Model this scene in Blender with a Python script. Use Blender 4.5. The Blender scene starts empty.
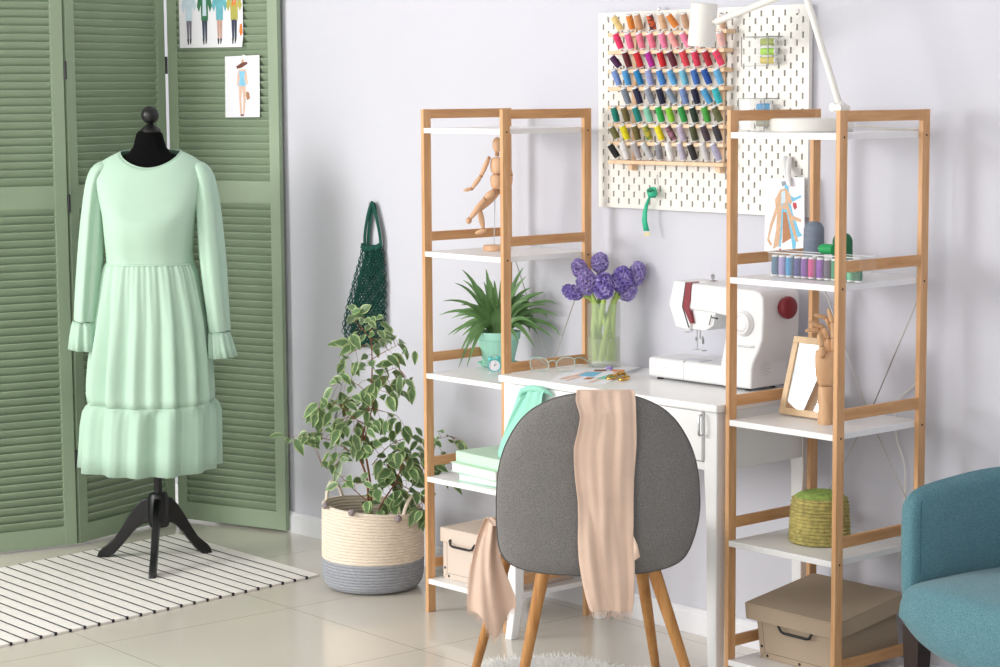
import bpy, bmesh, math, random
from mathutils import Vector, Matrix, Euler, Quaternion
R = math.radians
rng = random.Random(7)
sc = bpy.context.scene
col = sc.collection

# ------------------------------------------------------------------ camera
F_PX, PITCH, YAW, ROLL = 2147.6, .11228, .84778, -.006683
CAM = Vector((4.7917, -3.9298, 1.5213))
_cy, _sy, _cp, _sp = math.cos(YAW), math.sin(YAW), math.cos(PITCH), math.sin(PITCH)
FWD = Vector((-_sy*_cp, _cy*_cp, -_sp)); RGT0 = Vector((_cy, _sy, 0)); UP0 = RGT0.cross(FWD)
RGT = RGT0*math.cos(ROLL) + UP0*math.sin(ROLL); UPV = -RGT0*math.sin(ROLL) + UP0*math.cos(ROLL)
cd = bpy.data.cameras.new('camera'); cam = bpy.data.objects.new('camera', cd); col.objects.link(cam)
cd.sensor_width = 36; cd.lens = F_PX*36/1000; cd.clip_start = .05; cd.clip_end = 60
cam.matrix_world = Matrix(((RGT.x, UPV.x, -FWD.x, CAM.x), (RGT.y, UPV.y, -FWD.y, CAM.y), (RGT.z, UPV.z, -FWD.z, CAM.z), (0, 0, 0, 1)))
sc.camera = cam
FH = Vector((-_sy, _cy, 0))          # horizontal view direction
RH = RGT0.copy()

def ray(u, v): return FWD + RGT*((u-500)/F_PX) - UPV*((v-333.5)/F_PX)
def hit(u, v, p0, n):
    d = ray(u, v); return CAM + d*((Vector(p0)-CAM).dot(n)/d.dot(n))
def at_x(u, v, x): return hit(u, v, (x, 0, 0), Vector((1, 0, 0)))
def at_y(u, v, y): return hit(u, v, (0, y, 0), Vector((0, 1, 0)))
def at_z(u, v, z): return hit(u, v, (0, 0, z), Vector((0, 0, 1)))
def at_v(u, v, o, d=0): return hit(u, v, Vector((o[0], o[1], 0)) + FH*d, FH)   # upright plane facing the room's viewer

# ------------------------------------------------------------------ measures
UW, UD, PA, PB, UH = .355, .3383, .013, .0276, 1.472
X1, Y1 = 1.2097, -.0255
ZS = [1.4186, 1.0637, .7093, .4050, .1011]; ST = .015
WY = .40
TZ = .745; TY0, TY1, TX0, TX1 = -.05, .345, .385, 1.2035

# ------------------------------------------------------------------ materials
def lin(h):
    if isinstance(h, str):
        h = h.lstrip('#'); c = [int(h[i:i+2], 16)/255 for i in (0, 2, 4)]
    else: c = [x/255 for x in h]
    return tuple((x/12.92 if x <= .04045 else ((x+.055)/1.055)**2.4) for x in c)
MATS = {}
def mat(name, c, rough=.5, metal=0, var=.05, vscale=8, bump=0, bscale=200, stretch=None, coat=0, sheen=0, trans=0, ior=1.45, alpha=1, transl=0, spec=None, kind='noise'):
    if name in MATS: return MATS[name]
    m = bpy.data.materials.new(name); m.use_nodes = True; nt = m.node_tree; N = nt.nodes; L = nt.links
    b = N['Principled BSDF']; c = lin(c)
    tc = N.new('ShaderNodeTexCoord'); mp = N.new('ShaderNodeMapping'); L.new(tc.outputs['Object'], mp.inputs[0])
    if stretch: mp.inputs['Scale'].default_value = stretch
    nz = N.new('ShaderNodeTexNoise'); nz.inputs['Scale'].default_value = vscale; nz.inputs['Detail'].default_value = 4
    L.new(mp.outputs[0], nz.inputs['Vector'])
    rp = N.new('ShaderNodeValToRGB'); e = rp.color_ramp.elements
    e[0].position = .3; e[1].position = .7
    e[0].color = tuple(x*(1-var) for x in c)+(1,); e[1].color = tuple(min(1, x*(1+var)) for x in c)+(1,)
    L.new(nz.outputs['Fac'], rp.inputs[0]); L.new(rp.outputs[0], b.inputs['Base Color'])
    b.inputs['Roughness'].default_value = rough; b.inputs['Metallic'].default_value = metal
    if coat: b.inputs['Coat Weight'].default_value = coat
    if sheen: b.inputs['Sheen Weight'].default_value = sheen; b.inputs['Sheen Roughness'].default_value = .5
    if trans: b.inputs['Transmission Weight'].default_value = trans; b.inputs['IOR'].default_value = ior
    if spec is not None: b.inputs['Specular IOR Level'].default_value = spec
    if alpha < 1: b.inputs['Alpha'].default_value = alpha
    if bump:
        n2 = N.new('ShaderNodeTexNoise' if kind == 'noise' else 'ShaderNodeTexVoronoi'); n2.inputs['Scale'].default_value = bscale
        L.new(mp.outputs[0], n2.inputs['Vector'])
        bp = N.new('ShaderNodeBump'); bp.inputs['Strength'].default_value = bump; bp.inputs['Distance'].default_value = .004
        L.new(n2.outputs[0], bp.inputs['Height']); L.new(bp.outputs[0], b.inputs['Normal'])
    if transl:
        tr = N.new('ShaderNodeBsdfTranslucent'); L.new(rp.outputs[0], tr.inputs[0])
        mx = N.new('ShaderNodeMixShader'); mx.inputs[0].default_value = transl
        L.new(b.outputs[0], mx.inputs[1]); L.new(tr.outputs[0], mx.inputs[2]); L.new(mx.outputs[0], N['Material Output'].inputs['Surface'])
    MATS[name] = m; return m

def weave(name, c1, c2, scale=900, rough=.95, sheen=.2):
    """fine two-tone woven cloth"""
    m = mat(name, c1, rough, var=.06, vscale=20, bump=.25, bscale=scale*.6, sheen=sheen)
    nt = m.node_tree; N = nt.nodes; L = nt.links; b = N['Principled BSDF']
    rp = [n for n in N if n.type == 'VALTORGB'][0]; tc = [n for n in N if n.type == 'TEX_COORD'][0]
    nz = N.new('ShaderNodeTexNoise'); nz.inputs['Scale'].default_value = scale*.35; nz.inputs['Detail'].default_value = 1
    L.new(tc.outputs['Object'], nz.inputs['Vector'])
    r2 = N.new('ShaderNodeValToRGB'); r2.color_ramp.elements[0].position = .42; r2.color_ramp.elements[1].position = .6
    mx = N.new('ShaderNodeMix'); mx.data_type = 'RGBA'
    L.new(nz.outputs['Fac'], r2.inputs[0]); L.new(r2.outputs[0], mx.inputs['Factor'])
    L.new(rp.outputs[0], mx.inputs['A']); mx.inputs['B'].default_value = lin(c2)+(1,)
    L.new(mx.outputs['Result'], b.inputs['Base Color']); return m

def wood(name, c1, c2, stretch, rough=.45, scale=9, spec=.4):
    m = mat(name, c1, rough, spec=spec)
    nt = m.node_tree; N = nt.nodes; L = nt.links
    mp = [n for n in N if n.type == 'MAPPING'][0]; mp.inputs['Scale'].default_value = stretch
    nz = [n for n in N if n.type == 'TEX_NOISE'][0]; nz.inputs['Scale'].default_value = scale; nz.inputs['Detail'].default_value = 8; nz.inputs['Roughness'].default_value = .65
    rp = [n for n in N if n.type == 'VALTORGB'][0]; e = rp.color_ramp.elements
    e[0].color = lin(c1)+(1,); e[1].color = lin(c2)+(1,); e[0].position = .32; e[1].position = .68
    bp = N.new('ShaderNodeBump'); bp.inputs['Strength'].default_value = .08; bp.inputs['Distance'].default_value = .002
    L.new(nz.outputs['Fac'], bp.inputs['Height']); L.new(bp.outputs[0], N['Principled BSDF'].inputs['Normal'])
    return m

WALL = mat('wall_paint', '#d3d3dc', .85, var=.012, vscale=1.5, bump=.05, bscale=150)
TRIM = mat('trim_paint', '#eeeef2', .45, var=.01)
BAMV = wood('bamboo_upright', '#c89564', '#e2b384', (6, 6, .55), scale=11)
BAMH = wood('bamboo_rail', '#c28d5b', '#dcab79', (6, .55, 6), scale=11)
SHELFW = mat('white_lacquer', '#f3f3f3', .3, var=.01)
TABLEW = mat('white_table_paint', '#f4f4f4', .28, var=.01)
SCRG = mat('sage_green_paint', '#93a58a', .55, var=.07, vscale=5, bump=.06, bscale=60)
BLACKW = mat('black_lacquered_wood', '#070708', .38, var=.1)
BLACKF = mat('black_jersey', '#070708', .95, var=.1, bump=.1, bscale=900, spec=.15)
DRESS = mat('mint_chiffon', '#c3e2cd', .75, var=.015, vscale=14, sheen=.1, transl=.15, bump=.04, bscale=500)
DRESSL = mat('mint_chiffon_flounce', '#c3e2cd', .75, var=.015, vscale=14, sheen=.1, transl=.2, bump=.04, bscale=500)
CHROME = mat('brushed_steel', '#c9cacc', .28, 1, var=.03)
WHITEP = mat('white_plastic', '#e9e9ea', .32, var=.01, coat=.1)
WHITEM = mat('white_enamel', '#eceae4', .35, var=.01)
BLACKP = mat('black_plastic', '#1b1b1d', .4, var=.05)
PAPER = mat('drawing_paper', '#f3f3f8', .8, var=.01)
GREYF = weave('grey_upholstery', '#858280', '#62605e', 2000)
PIPING = mat('grey_piping', '#615f5d', .9)
TEALF = weave('teal_upholstery', '#6b96a0', '#467782', 1600)
LEGW = wood('oak_leg', '#a8713c', '#c8945a', (7, 7, .6), scale=10)
DARKLEG = mat('dark_stained_leg', '#2c1c17', .35)
SCARF = mat('beige_gauze', '#ecd0bc', .85, var=.04, vscale=18, bump=.12, bscale=700, transl=.18, sheen=.1)
MINTS = mat('aqua_mint_gauze', '#aef0dc', .8, var=.03, bump=.1, bscale=700, transl=.2)
MINTP = mat('mint_plastic', '#aae3cf', .4, var=.02)
MINTB = mat('mint_book_cloth', '#cdebd4', .7, var=.03, bump=.1, bscale=600)
MINTB2 = mat('jade_book_cloth', '#b2e2c8', .7, var=.03, bump=.1, bscale=600)
PAGES = mat('book_pages', '#ececf0', .8, var=.05, vscale=30, stretch=(1, 1, 60))
TEALP = mat('turquoise_enamel', '#5cc7cb', .3)
BEIGEB = mat('beige_card', '#ddcdbf', .75, var=.015)
TAUPEB = mat('taupe_card', '#b5a28c', .72, var=.02)
LINE = mat('dark_seam', '#6e5f50', .8)
PINEW = wood('pale_pine', '#e2bd98', '#f0d3b4', (5, 5, 1), scale=6)
BEECH = wood('beech_figure', '#d6a57e', '#e7bf9b', (6, 6, 1.2), scale=7)
JOINT = mat('figure_joint', '#b98a66', .6)
FRAMEW = wood('light_oak_frame', '#d5b48c', '#e4c8a3', (3, 3, 3), scale=10)
CLEAR = mat('clear_acrylic', '#ffffff', .06, var=0, alpha=.06)
GLASS = mat('vase_glass', '#dfe8e2', .02, var=0, alpha=.13)
WATER = mat('vase_water', '#dbe8a8', .05, var=0, alpha=.32)
MIRROR = mat('mirror_silver', '#dfe2e4', .06, 1, var=0)
GOLD = mat('gold_metal', '#c9a04d', .22, 1)
RED = mat('dark_red_plastic', '#84202c', .35)
CORD = mat('white_cord', '#e9e7e0', .6)
WIRE = mat('grey_wire', '#b4b3ae', .4, .6)
GREENBAG = mat('bottle_green_cotton', '#0a483d', .9, var=.12, bump=.2, bscale=400)
CREAMR = mat('cream_cotton_rope', '#efe1cf', .9, var=.05, vscale=120, bump=.4, bscale=300, stretch=(1, 1, 3))
GREYR = mat('grey_cotton_rope', '#a3a6ad', .9, var=.12, vscale=150, bump=.4, bscale=300, stretch=(1, 1, 3))
POM = mat('mauve_grey_pompon', '#9a8f91', 1, var=.1, bump=.5, bscale=500)
SOIL = mat('potting_soil', '#4b3a2c', 1, var=.3, vscale=80, bump=.6, bscale=150)
STEM = mat('ficus_bark', '#8a5a3c', .8, var=.15, vscale=40)
LEAFG = mat('ficus_leaf_green', '#5d7a4c', .42, var=.22, vscale=60)
LEAFC = mat('ficus_leaf_cream', '#a5b980', .45, var=.12, vscale=60)
ALOE = mat('aloe_green', '#6a9159', .4, var=.22, vscale=25)
STALK = mat('hyacinth_stalk', '#c0dc78', .45, var=.15, vscale=20, transl=.15)
PURP = [mat('hyacinth_violet', '#8f7cca', .6, var=.22, vscale=70, transl=.15), mat('hyacinth_lilac', '#ac98d6', .6, var=.2, vscale=70, transl=.15), mat('hyacinth_blue_violet', '#8470c4', .6, var=.22, vscale=70, transl=.15), mat('hyacinth_pale_lilac', '#b5a8de', .6, var=.2, vscale=70, transl=.15)]
FUR = mat('white_sheepskin', '#fbfaf8', .9, var=.02, transl=.45)
STRAW = mat('green_straw', '#b4a866', .7, var=.34, vscale=90, bump=.5, bscale=260)
STRAWT = mat('bright_green_straw', '#97b058', .7, var=.28, vscale=90, bump=.5, bscale=260)

def col_mat(name, c, rough=.7, **k): return mat(name, c, rough, **k)

# ------------------------------------------------------------------ object helpers
def linkobj(o): col.objects.link(o); return o
def tagp(o, label=None, cat=None, group=None, kind=None):
    if label: o['label'] = label
    if cat: o['category'] = cat
    if group: o['group'] = group
    if kind: o['kind'] = kind
    return o
def thing(name, label, cat, loc=(0, 0, 0), rz=0, group=None):
    o = bpy.data.objects.new(name, None); linkobj(o); o.location = loc; o.rotation_euler = (0, 0, rz); o.empty_display_size = .05
    return tagp(o, label, cat, group)
def rootm(o):
    while o.parent: o = o.parent
    return Matrix.Translation(o.location) @ o.rotation_euler.to_matrix().to_4x4()

class MB:
    def __init__(s, M=None): s.bm = bmesh.new(); s.M = M or Matrix.Identity(4)
    def v(s, p): return s.bm.verts.new(s.M @ Vector(p))
    def f(s, vs, mi=0):
        try: fc = s.bm.faces.new(vs); fc.material_index = mi; return fc
        except ValueError: return None
    def box(s, a, b, mi=0, X=None):
        """box between corners a and b; X optional extra matrix"""
        X = X or Matrix.Identity(4)
        x0, y0, z0 = a; x1, y1, z1 = b
        vs = [s.v(X @ Vector(p)) for p in ((x0,y0,z0),(x1,y0,z0),(x1,y1,z0),(x0,y1,z0),(x0,y0,z1),(x1,y0,z1),(x1,y1,z1),(x0,y1,z1))]
        for q in ((3,2,1,0),(4,5,6,7),(0,1,5,4),(1,2,6,5),(2,3,7,6),(3,0,4,7)): s.f([vs[i] for i in q], mi)
        return s
    def ring(s, c, ax, r, n, ref=None, ry=None):
        ax = Vector(ax).normalized(); ref = Vector(ref) if ref is not None else (Vector((0,0,1)) if abs(ax.z) < .9 else Vector((1,0,0)))
        u = ref.cross(ax); u.normalize(); w = ax.cross(u)
        ry = r if ry is None else ry
        return [s.v(Vector(c) + u*(r*math.cos(2*math.pi*i/n)) + w*(ry*math.sin(2*math.pi*i/n))) for i in range(n)]
    def tube(s, pts, rad, n=8, cap=True, mi=0, flat=None, ref=None):
        pts = [Vector(p) for p in pts]; k = len(pts)
        rad = rad if isinstance(rad, (list, tuple)) else [rad]*k
        prev = None; rings = []
        ref = Vector(ref) if ref is not None else None
        for i, p in enumerate(pts):
            t = (pts[min(i+1, k-1)] - pts[max(i-1, 0)])
            if t.length < 1e-9: t = Vector((0, 0, 1))
            t.normalize()
            if ref is None:
                ref = Vector((0, 0, 1)) if abs(t.z) < .9 else Vector((1, 0, 0))
            u = ref - t*ref.dot(t)
            if u.length < 1e-6: u = t.orthogonal()
            u.normalize(); w = t.cross(u); ref = u
            r = rad[i]; fy = 1 if flat is None else flat
            rings.append([s.v(p + u*(r*fy*math.cos(2*math.pi*j/n)) + w*(r*math.sin(2*math.pi*j/n))) for j in range(n)])
        for a, b in zip(rings, rings[1:]):
            for j in range(n): s.f([a[j], a[(j+1) % n], b[(j+1) % n], b[j]], mi)
        if cap: s.f(rings[0][::-1], mi); s.f(rings[-1], mi)
        return s
    def cyl(s, a, b, r0, r1=None, n=20, mi=0): return s.tube([a, b], [r0, r0 if r1 is None else r1], n, True, mi)
    def lathe(s, prof, c=(0,0,0), n=32, mi=0, sx=1, sy=1, fn=None, X=None):
        """prof = [(r,z)...]; r==0 closes"""
        X = X or Matrix.Identity(4)
        rings = []
        for (r, z) in prof:
            if r <= 1e-6: rings.append([s.v(X @ Vector((c[0], c[1], c[2]+z)))])
            else:
                row = []
                for j in range(n):
                    a = 2*math.pi*j/n; x, y, zz = r*math.cos(a)*sx, r*math.sin(a)*sy, z
                    if fn: x, y, zz = fn(x, y, zz, a)
                    row.append(s.v(X @ Vector((c[0]+x, c[1]+y, c[2]+zz))))
                rings.append(row)
        for a, b in zip(rings, rings[1:]):
            if len(a) == 1 and len(b) == 1: continue
            for j in range(n):
                k = (j+1) % n
                if len(a) == 1: s.f([a[0], b[k], b[j]], mi)
                elif len(b) == 1: s.f([a[j], a[k], b[0]], mi)
                else: s.f([a[j], a[k], b[k], b[j]], mi)
        return s
    def ball(s, c, rx, ry=None, rz=None, n=16, m=10, mi=0, X=None):
        ry = ry or rx; rz = rz or rx
        X = (Matrix.Translation(Vector(c)) @ (X or Matrix.Identity(4)))
        return s.lathe([(math.sin(math.pi*i/m) if 0 < i < m else 0, -math.cos(math.pi*i/m)) for i in range(m+1)], n=n, mi=mi, X=X @ Matrix.Diagonal((rx, ry, rz, 1)))
    def cap(s, a, b, r0, r1=None, n=12, mi=0):
        """rounded limb between a and b"""
        a = Vector(a); b = Vector(b); r1 = r1 or r0; d = (b-a); L = d.length; d.normalize()
        pts, rd = [], []
        for i in range(0, 4): t = i/4*math.pi/2; pts.append(a - d*(r0*math.cos(t))); rd.append(max(1e-4, r0*math.sin(t)))
        pts.append(a.copy()); rd.append(r0); pts.append(b.copy()); rd.append(r1)
        for i in range(1, 5): t = i/4*math.pi/2; pts.append(b + d*(r1*math.sin(t))); rd.append(max(1e-4, r1*math.cos(t)))
        return s.tube(pts, rd, n, True, mi)
    def prism(s, poly, fn0, fn1, mi=0):
        """poly list of 2D points; fn0/fn1 map 2D to 3D for both faces"""
        a = [s.v(fn0(*p)) for p in poly]; b = [s.v(fn1(*p)) for p in poly]; n = len(poly)
        s.f(a[::-1], mi); s.f(b, mi)
        for i in range(n): s.f([a[i], a[(i+1) % n], b[(i+1) % n], b[i]], mi)
        return s
    def poly(s, pts, mi=0): return s.f([s.v(p) for p in pts], mi)
    def grid(s, fn, nu, nv, mi=0, close=False):
        rows = [[s.v(fn(i/(nu-1), j/(nv if close else nv-1))) for j in range(nv)] for i in range(nu)]
        for a, b in zip(rows, rows[1:]):
            for j in range(nv if close else nv-1):
                k = (j+1) % nv
                s.f([a[j], a[k], b[k], b[j]], mi)
        return rows
    def build(s, name, m, parent=None, loc=None, smooth=40, bev=0, bseg=2, solid=0, sub=0, label=None, wire=0, soff=0):
        me = bpy.data.meshes.new(name)
        bmesh.ops.recalc_face_normals(s.bm, faces=s.bm.faces)
        if parent: s.bm.transform(rootm(parent).inverted())
        elif loc is not None: s.bm.transform(Matrix.Translation(-Vector(loc)))
        s.bm.to_mesh(me); s.bm.free()
        o = bpy.data.objects.new(name, me); linkobj(o)
        for mm in (m if isinstance(m, (list, tuple)) else [m]): me.materials.append(mm)
        if parent: o.parent = parent
        elif loc is not None: o.location = loc
        if smooth:
            me.shade_smooth()
            try: me.set_sharp_from_angle(angle=R(smooth))
            except Exception: pass
        if wire: w = o.modifiers.new('w', 'WIREFRAME'); w.thickness = wire; w.use_replace = True
        if solid: w = o.modifiers.new('s', 'SOLIDIFY'); w.thickness = solid; w.offset = soff
        if bev: w = o.modifiers.new('b', 'BEVEL'); w.width = bev; w.segments = bseg; w.limit_method = 'ANGLE'; w.angle_limit = R(40)
        if sub: w = o.modifiers.new('u', 'SUBSURF'); w.levels = sub; w.render_levels = sub
        if label: o['label'] = label
        return o

def copy_tree(o, parent=None):
    c = o.copy(); col.objects.link(c)
    if parent: c.parent = parent
    for ch in [x for x in bpy.data.objects if x.parent == o]: copy_tree(ch, c)
    return c
def set_mat(o, i, m):
    o.material_slots[i].link = 'OBJECT'; o.material_slots[i].material = m
def child(o, base):
    for x in bpy.data.objects:
        if x.parent == o and x.name.split('.')[0] == base: return x
def lerp(a, b, t): return a + (b-a)*t
def interp(tab, x):
    if x <= tab[0][0]: return tab[0][1]
    for (a, p), (b, q) in zip(tab, tab[1:]):
        if x <= b: return p + (q-p)*(x-a)/(b-a)
    return tab[-1][1]
def rotz(a, c=(0, 0, 0)): return Matrix.Translation(Vector(c)) @ Matrix.Rotation(a, 4, 'Z')
def spline(pts, n=8):
    P = [Vector(p) for p in pts]; out = []
    for i in range(len(P)-1):
        p0, p1, p2, p3 = P[max(i-1, 0)], P[i], P[i+1], P[min(i+2, len(P)-1)]
        for k in range(n):
            t = k/n; out.append(.5*((2*p1)+(p2-p0)*t+(2*p0-5*p1+4*p2-p3)*t*t+(3*p1-p0-3*p2+p3)*t**3))
    out.append(P[-1]); return out
def ordn(i): return ['first','second','third','fourth','fifth','sixth','seventh','eighth','ninth','tenth','eleventh','twelfth'][i]

# ------------------------------------------------------------------ room
def floor_mat():
    m = mat('glazed_floor_tile', '#dad3c7', .2, var=.035, vscale=1.2)
    nt = m.node_tree; N = nt.nodes; L = nt.links; b = N['Principled BSDF']
    tc = [n for n in N if n.type == 'TEX_COORD'][0]; rp = [n for n in N if n.type == 'VALTORGB'][0]
    mp = N.new('ShaderNodeMapping'); mp.inputs['Rotation'].default_value = (0, 0, R(2.0)); mp.inputs['Location'].default_value = (.31-.0097, .277, 0); mp.vector_type = 'POINT'
    L.new(tc.outputs['Object'], mp.inputs[0])
    sep = N.new('ShaderNodeSeparateXYZ'); L.new(mp.outputs[0], sep.inputs[0])
    outs = []
    for ax in ('X', 'Y'):
        d = N.new('ShaderNodeMath'); d.operation = 'DIVIDE'; d.inputs[1].default_value = .632; L.new(sep.outputs[ax], d.inputs[0])
        fr = N.new('ShaderNodeMath'); fr.operation = 'FRACT'; L.new(d.outputs[0], fr.inputs[0])
        s1 = N.new('ShaderNodeMath'); s1.operation = 'SUBTRACT'; s1.inputs[1].default_value = .5; L.new(fr.outputs[0], s1.inputs[0])
        ab = N.new('ShaderNodeMath'); ab.operation = 'ABSOLUTE'; L.new(s1.outputs[0], ab.inputs[0])
        g = N.new('ShaderNodeMath'); g.operation = 'GREATER_THAN'; g.inputs[1].default_value = .5-.0022; L.new(ab.outputs[0], g.inputs[0]); outs.append(g)
    mxm = N.new('ShaderNodeMath'); mxm.operation = 'MAXIMUM'; L.new(outs[0].outputs[0], mxm.inputs[0]); L.new(outs[1].outputs[0], mxm.inputs[1])
    mx = N.new('ShaderNodeMix'); mx.data_type = 'RGBA'; L.new(mxm.outputs[0], mx.inputs['Factor']); L.new(rp.outputs[0], mx.inputs['A']); mx.inputs['B'].default_value = lin('#a39a8b')+(1,)
    L.new(mx.outputs['Result'], b.inputs['Base Color']); b.inputs['Coat Weight'].default_value = .3; b.inputs['Coat Roughness'].default_value = .08
    return m
def structure(name, mb, m, **k):
    o = mb.build(name, m, **k); o['kind'] = 'structure'; return o
XL, XR, YF, HC = -2.25, 4.6, -6.2, 2.65
structure('floor', MB().box((XL-.1, YF, -.05), (XR, WY+.1, 0)), floor_mat(), smooth=0)
structure('wall_back', MB().box((XL-.1, WY, 0), (XR, WY+.1, HC)), WALL, smooth=0)
structure('wall_left', MB().box((XL-.1, -1.3, 0), (XL, WY, HC)), WALL, smooth=0)
structure('unseen_wall_right', MB().box((2.35, -.42, 0), (2.45, WY, HC)), WALL, smooth=0)  # unseen stub wall, put in to block ambient light from the right
structure('unseen_ceiling', MB().box((XL-.1, YF, HC), (XR, WY+.1, HC+.05)), mat('ceiling_paint', '#f0f0f0', .9, var=.01), smooth=0)  # unseen, put in to cut the sky light from above
def skirting(x0, x1, y, mb=None):
    prof = [(0, 0), (.014, 0), (.014, .056), (.010, .062), (.010, .067), (.006, .0728), (0, .0728)]
    m = MB(); m.prism([(a, b) for a, b in prof], lambda a, b: (x0, y-a, b), lambda a, b: (x1, y-a, b)); return m
structure('baseboard_back', skirting(XL, XR, WY-.0005), TRIM, smooth=0, bev=.001)
m = MB(); m.box((XL, -1.3, 0), (XL+.013, WY-.016, .0728)); structure('baseboard_left', m, TRIM, smooth=0, bev=.002)
# ------------------------------------------------------------------ shelving units
def shelf_unit(x, y, label):
    t = thing('shelf_unit', label, 'shelf', (x, y, 0), group=None)
    for sx, side in ((0, 'left'), (UW-PA, 'right')):
        for py in (0, UD-PB):
            m = MB(); m.box((x+sx, y+py, 0), (x+sx+PA, y+py+PB, UH)); m.build('post', BAMV, t, smooth=0, bev=.0012)
        for z0, z1 in ((UH-.0265, UH-.0005), (1.093, 1.1195), (.741, .768), (.434, .4605), (.131, .158)):
            m = MB(); m.box((x+sx+.0005, y+PB-.0004, z0), (x+sx+PA-.0005, y+UD-PB+.0004, z1)); m.build('side_rail', BAMH, t, smooth=0, bev=.001)
        # bolt heads along the outer faces
    for z in ZS:
        m = MB(); m.box((x+PA-.0004, y+.0005, z-ST), (x+UW-PA+.0004, y+UD-.0005, z)); m.build('shelf_board', SHELFW, t, smooth=0, bev=.001)
    m = MB()
    for z in ZS:
        for py in (PB*.55, UD-PB*.5):
            m.cyl((x+UW-.001, y+py, z-.009), (x+UW+.0006, y+py, z-.009), .0028, n=10)
            m.cyl((x+.001, y+py, z-.009), (x-.0006, y+py, z-.009), .0028, n=10)
    m.build('bolt', BLACKP, t)['kind'] = 'stuff'
    yb = y+UD-.006; cx = x+UW/2; z3 = ZS[2]+.003
    for (ax, az) in ((x+PA, ZS[1]-.02), (x+UW-PA, ZS[1]-.02), (x+PA, ZS[3]+.03), (x+UW-PA, ZS[3]+.03)):
        s = 1 if az > z3 else -1
        m = MB(); m.tube([(ax, yb+.008, az), (cx+(.006 if ax > cx else -.006), yb+.008, z3+s*.012-.009)], .0018, 6); m.build('brace_wire', WIRE, t)
    return t
shelf_unit(0, 0, 'narrow bamboo shelf unit with white shelves left of the white table')
shelf_unit(X1, Y1, 'bamboo shelf unit with white shelves right of the table, beside the teal armchair')

# ------------------------------------------------------------------ table
tb = thing('side_table', 'white painted table with curved legs standing between the two bamboo shelf units', 'table', ((TX0+TX1)/2, (TY0+TY1)/2, 0))
m = MB(); m.box((TX0, TY0, TZ-.02), (TX1, TY1, TZ)); m.build('tabletop', TABLEW, tb, smooth=30, bev=.004, bseg=3)
AP = .575
m = MB()
m.box((TX0+.012, TY0+.045, AP), (TX0+.030, TY1-.05, TZ-.0205)); m.box((TX1-.030, TY0+.045, AP), (TX1-.012, TY1-.05, TZ-.0205))
m.box((TX0+.05, TY1-.034, AP), (TX1-.05, TY1-.018, TZ-.0205)); m.box((TX0+.05, TY0+.016, AP), (TX1-.05, TY0+.030, AP+.02))
m.build('apron', TABLEW, tb, smooth=0, bev=.001)
dr = MB().box((TX0+.0545, TY0+.004, AP+.024), (TX1-.0545, TY0+.020, TZ-.0212)).build('drawer', TABLEW, tb, smooth=30, bev=.002)
hx = at_y(696, 425, TY0-.02)
m = MB(); m.tube([(hx.x, TY0+.004, hx.z+.022), (hx.x, TY0-.008, hx.z+.022), (hx.x, TY0-.010, hx.z+.018), (hx.x, TY0-.010, hx.z-.024), (hx.x, TY0-.008, hx.z-.028), (hx.x, TY0+.004, hx.z-.028)], .0030, 8)
m.build('drawer_handle', CHROME, dr, label='slim steel handle')
m = MB(); m.box((TX0+.03, TY0+.03, AP+.026), (TX1-.03, TY1-.036, AP+.03)); m.build('drawer_bottom', TABLEW, dr, smooth=0)
def table_leg(px, py, sx, sy):
    """square sabre leg: bulges at the knee, curves slightly and thins at the foot"""
    m = MB(); rows = []
    for z, off, w in ((TZ-.0205, 0, .044), (AP+.01, 0, .044), (AP-.03, .0015, .043), (AP-.07, .0005, .040), (.45, -.001, .036), (.33, -.001, .034), (.22, 0, .033), (.14, .0005, .032), (.08, .003, .030), (.04, .006, .028), (.0, .010, .026)):
        cx = px + sx*(off) ; cy = py + sy*off; h = w/2
        rows.append([m.v((cx-h, cy-h, z)), m.v((cx+h, cy-h, z)), m.v((cx+h, cy+h, z)), m.v((cx-h, cy+h, z))])
    for a, b in zip(rows, rows[1:]):
        for j in range(4): m.f([a[j], a[(j+1) % 4], b[(j+1) % 4], b[j]])
    m.f(rows[0]); m.f(rows[-1][::-1]); m.build('leg', TABLEW, tb, smooth=30, bev=.0025)
for sx in (-1, 1):
    for sy in (-1, 1):
        table_leg(TX0+.032 if sx < 0 else TX1-.032, TY0+.034 if sy < 0 else TY1-.036, sx, sy)

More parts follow.
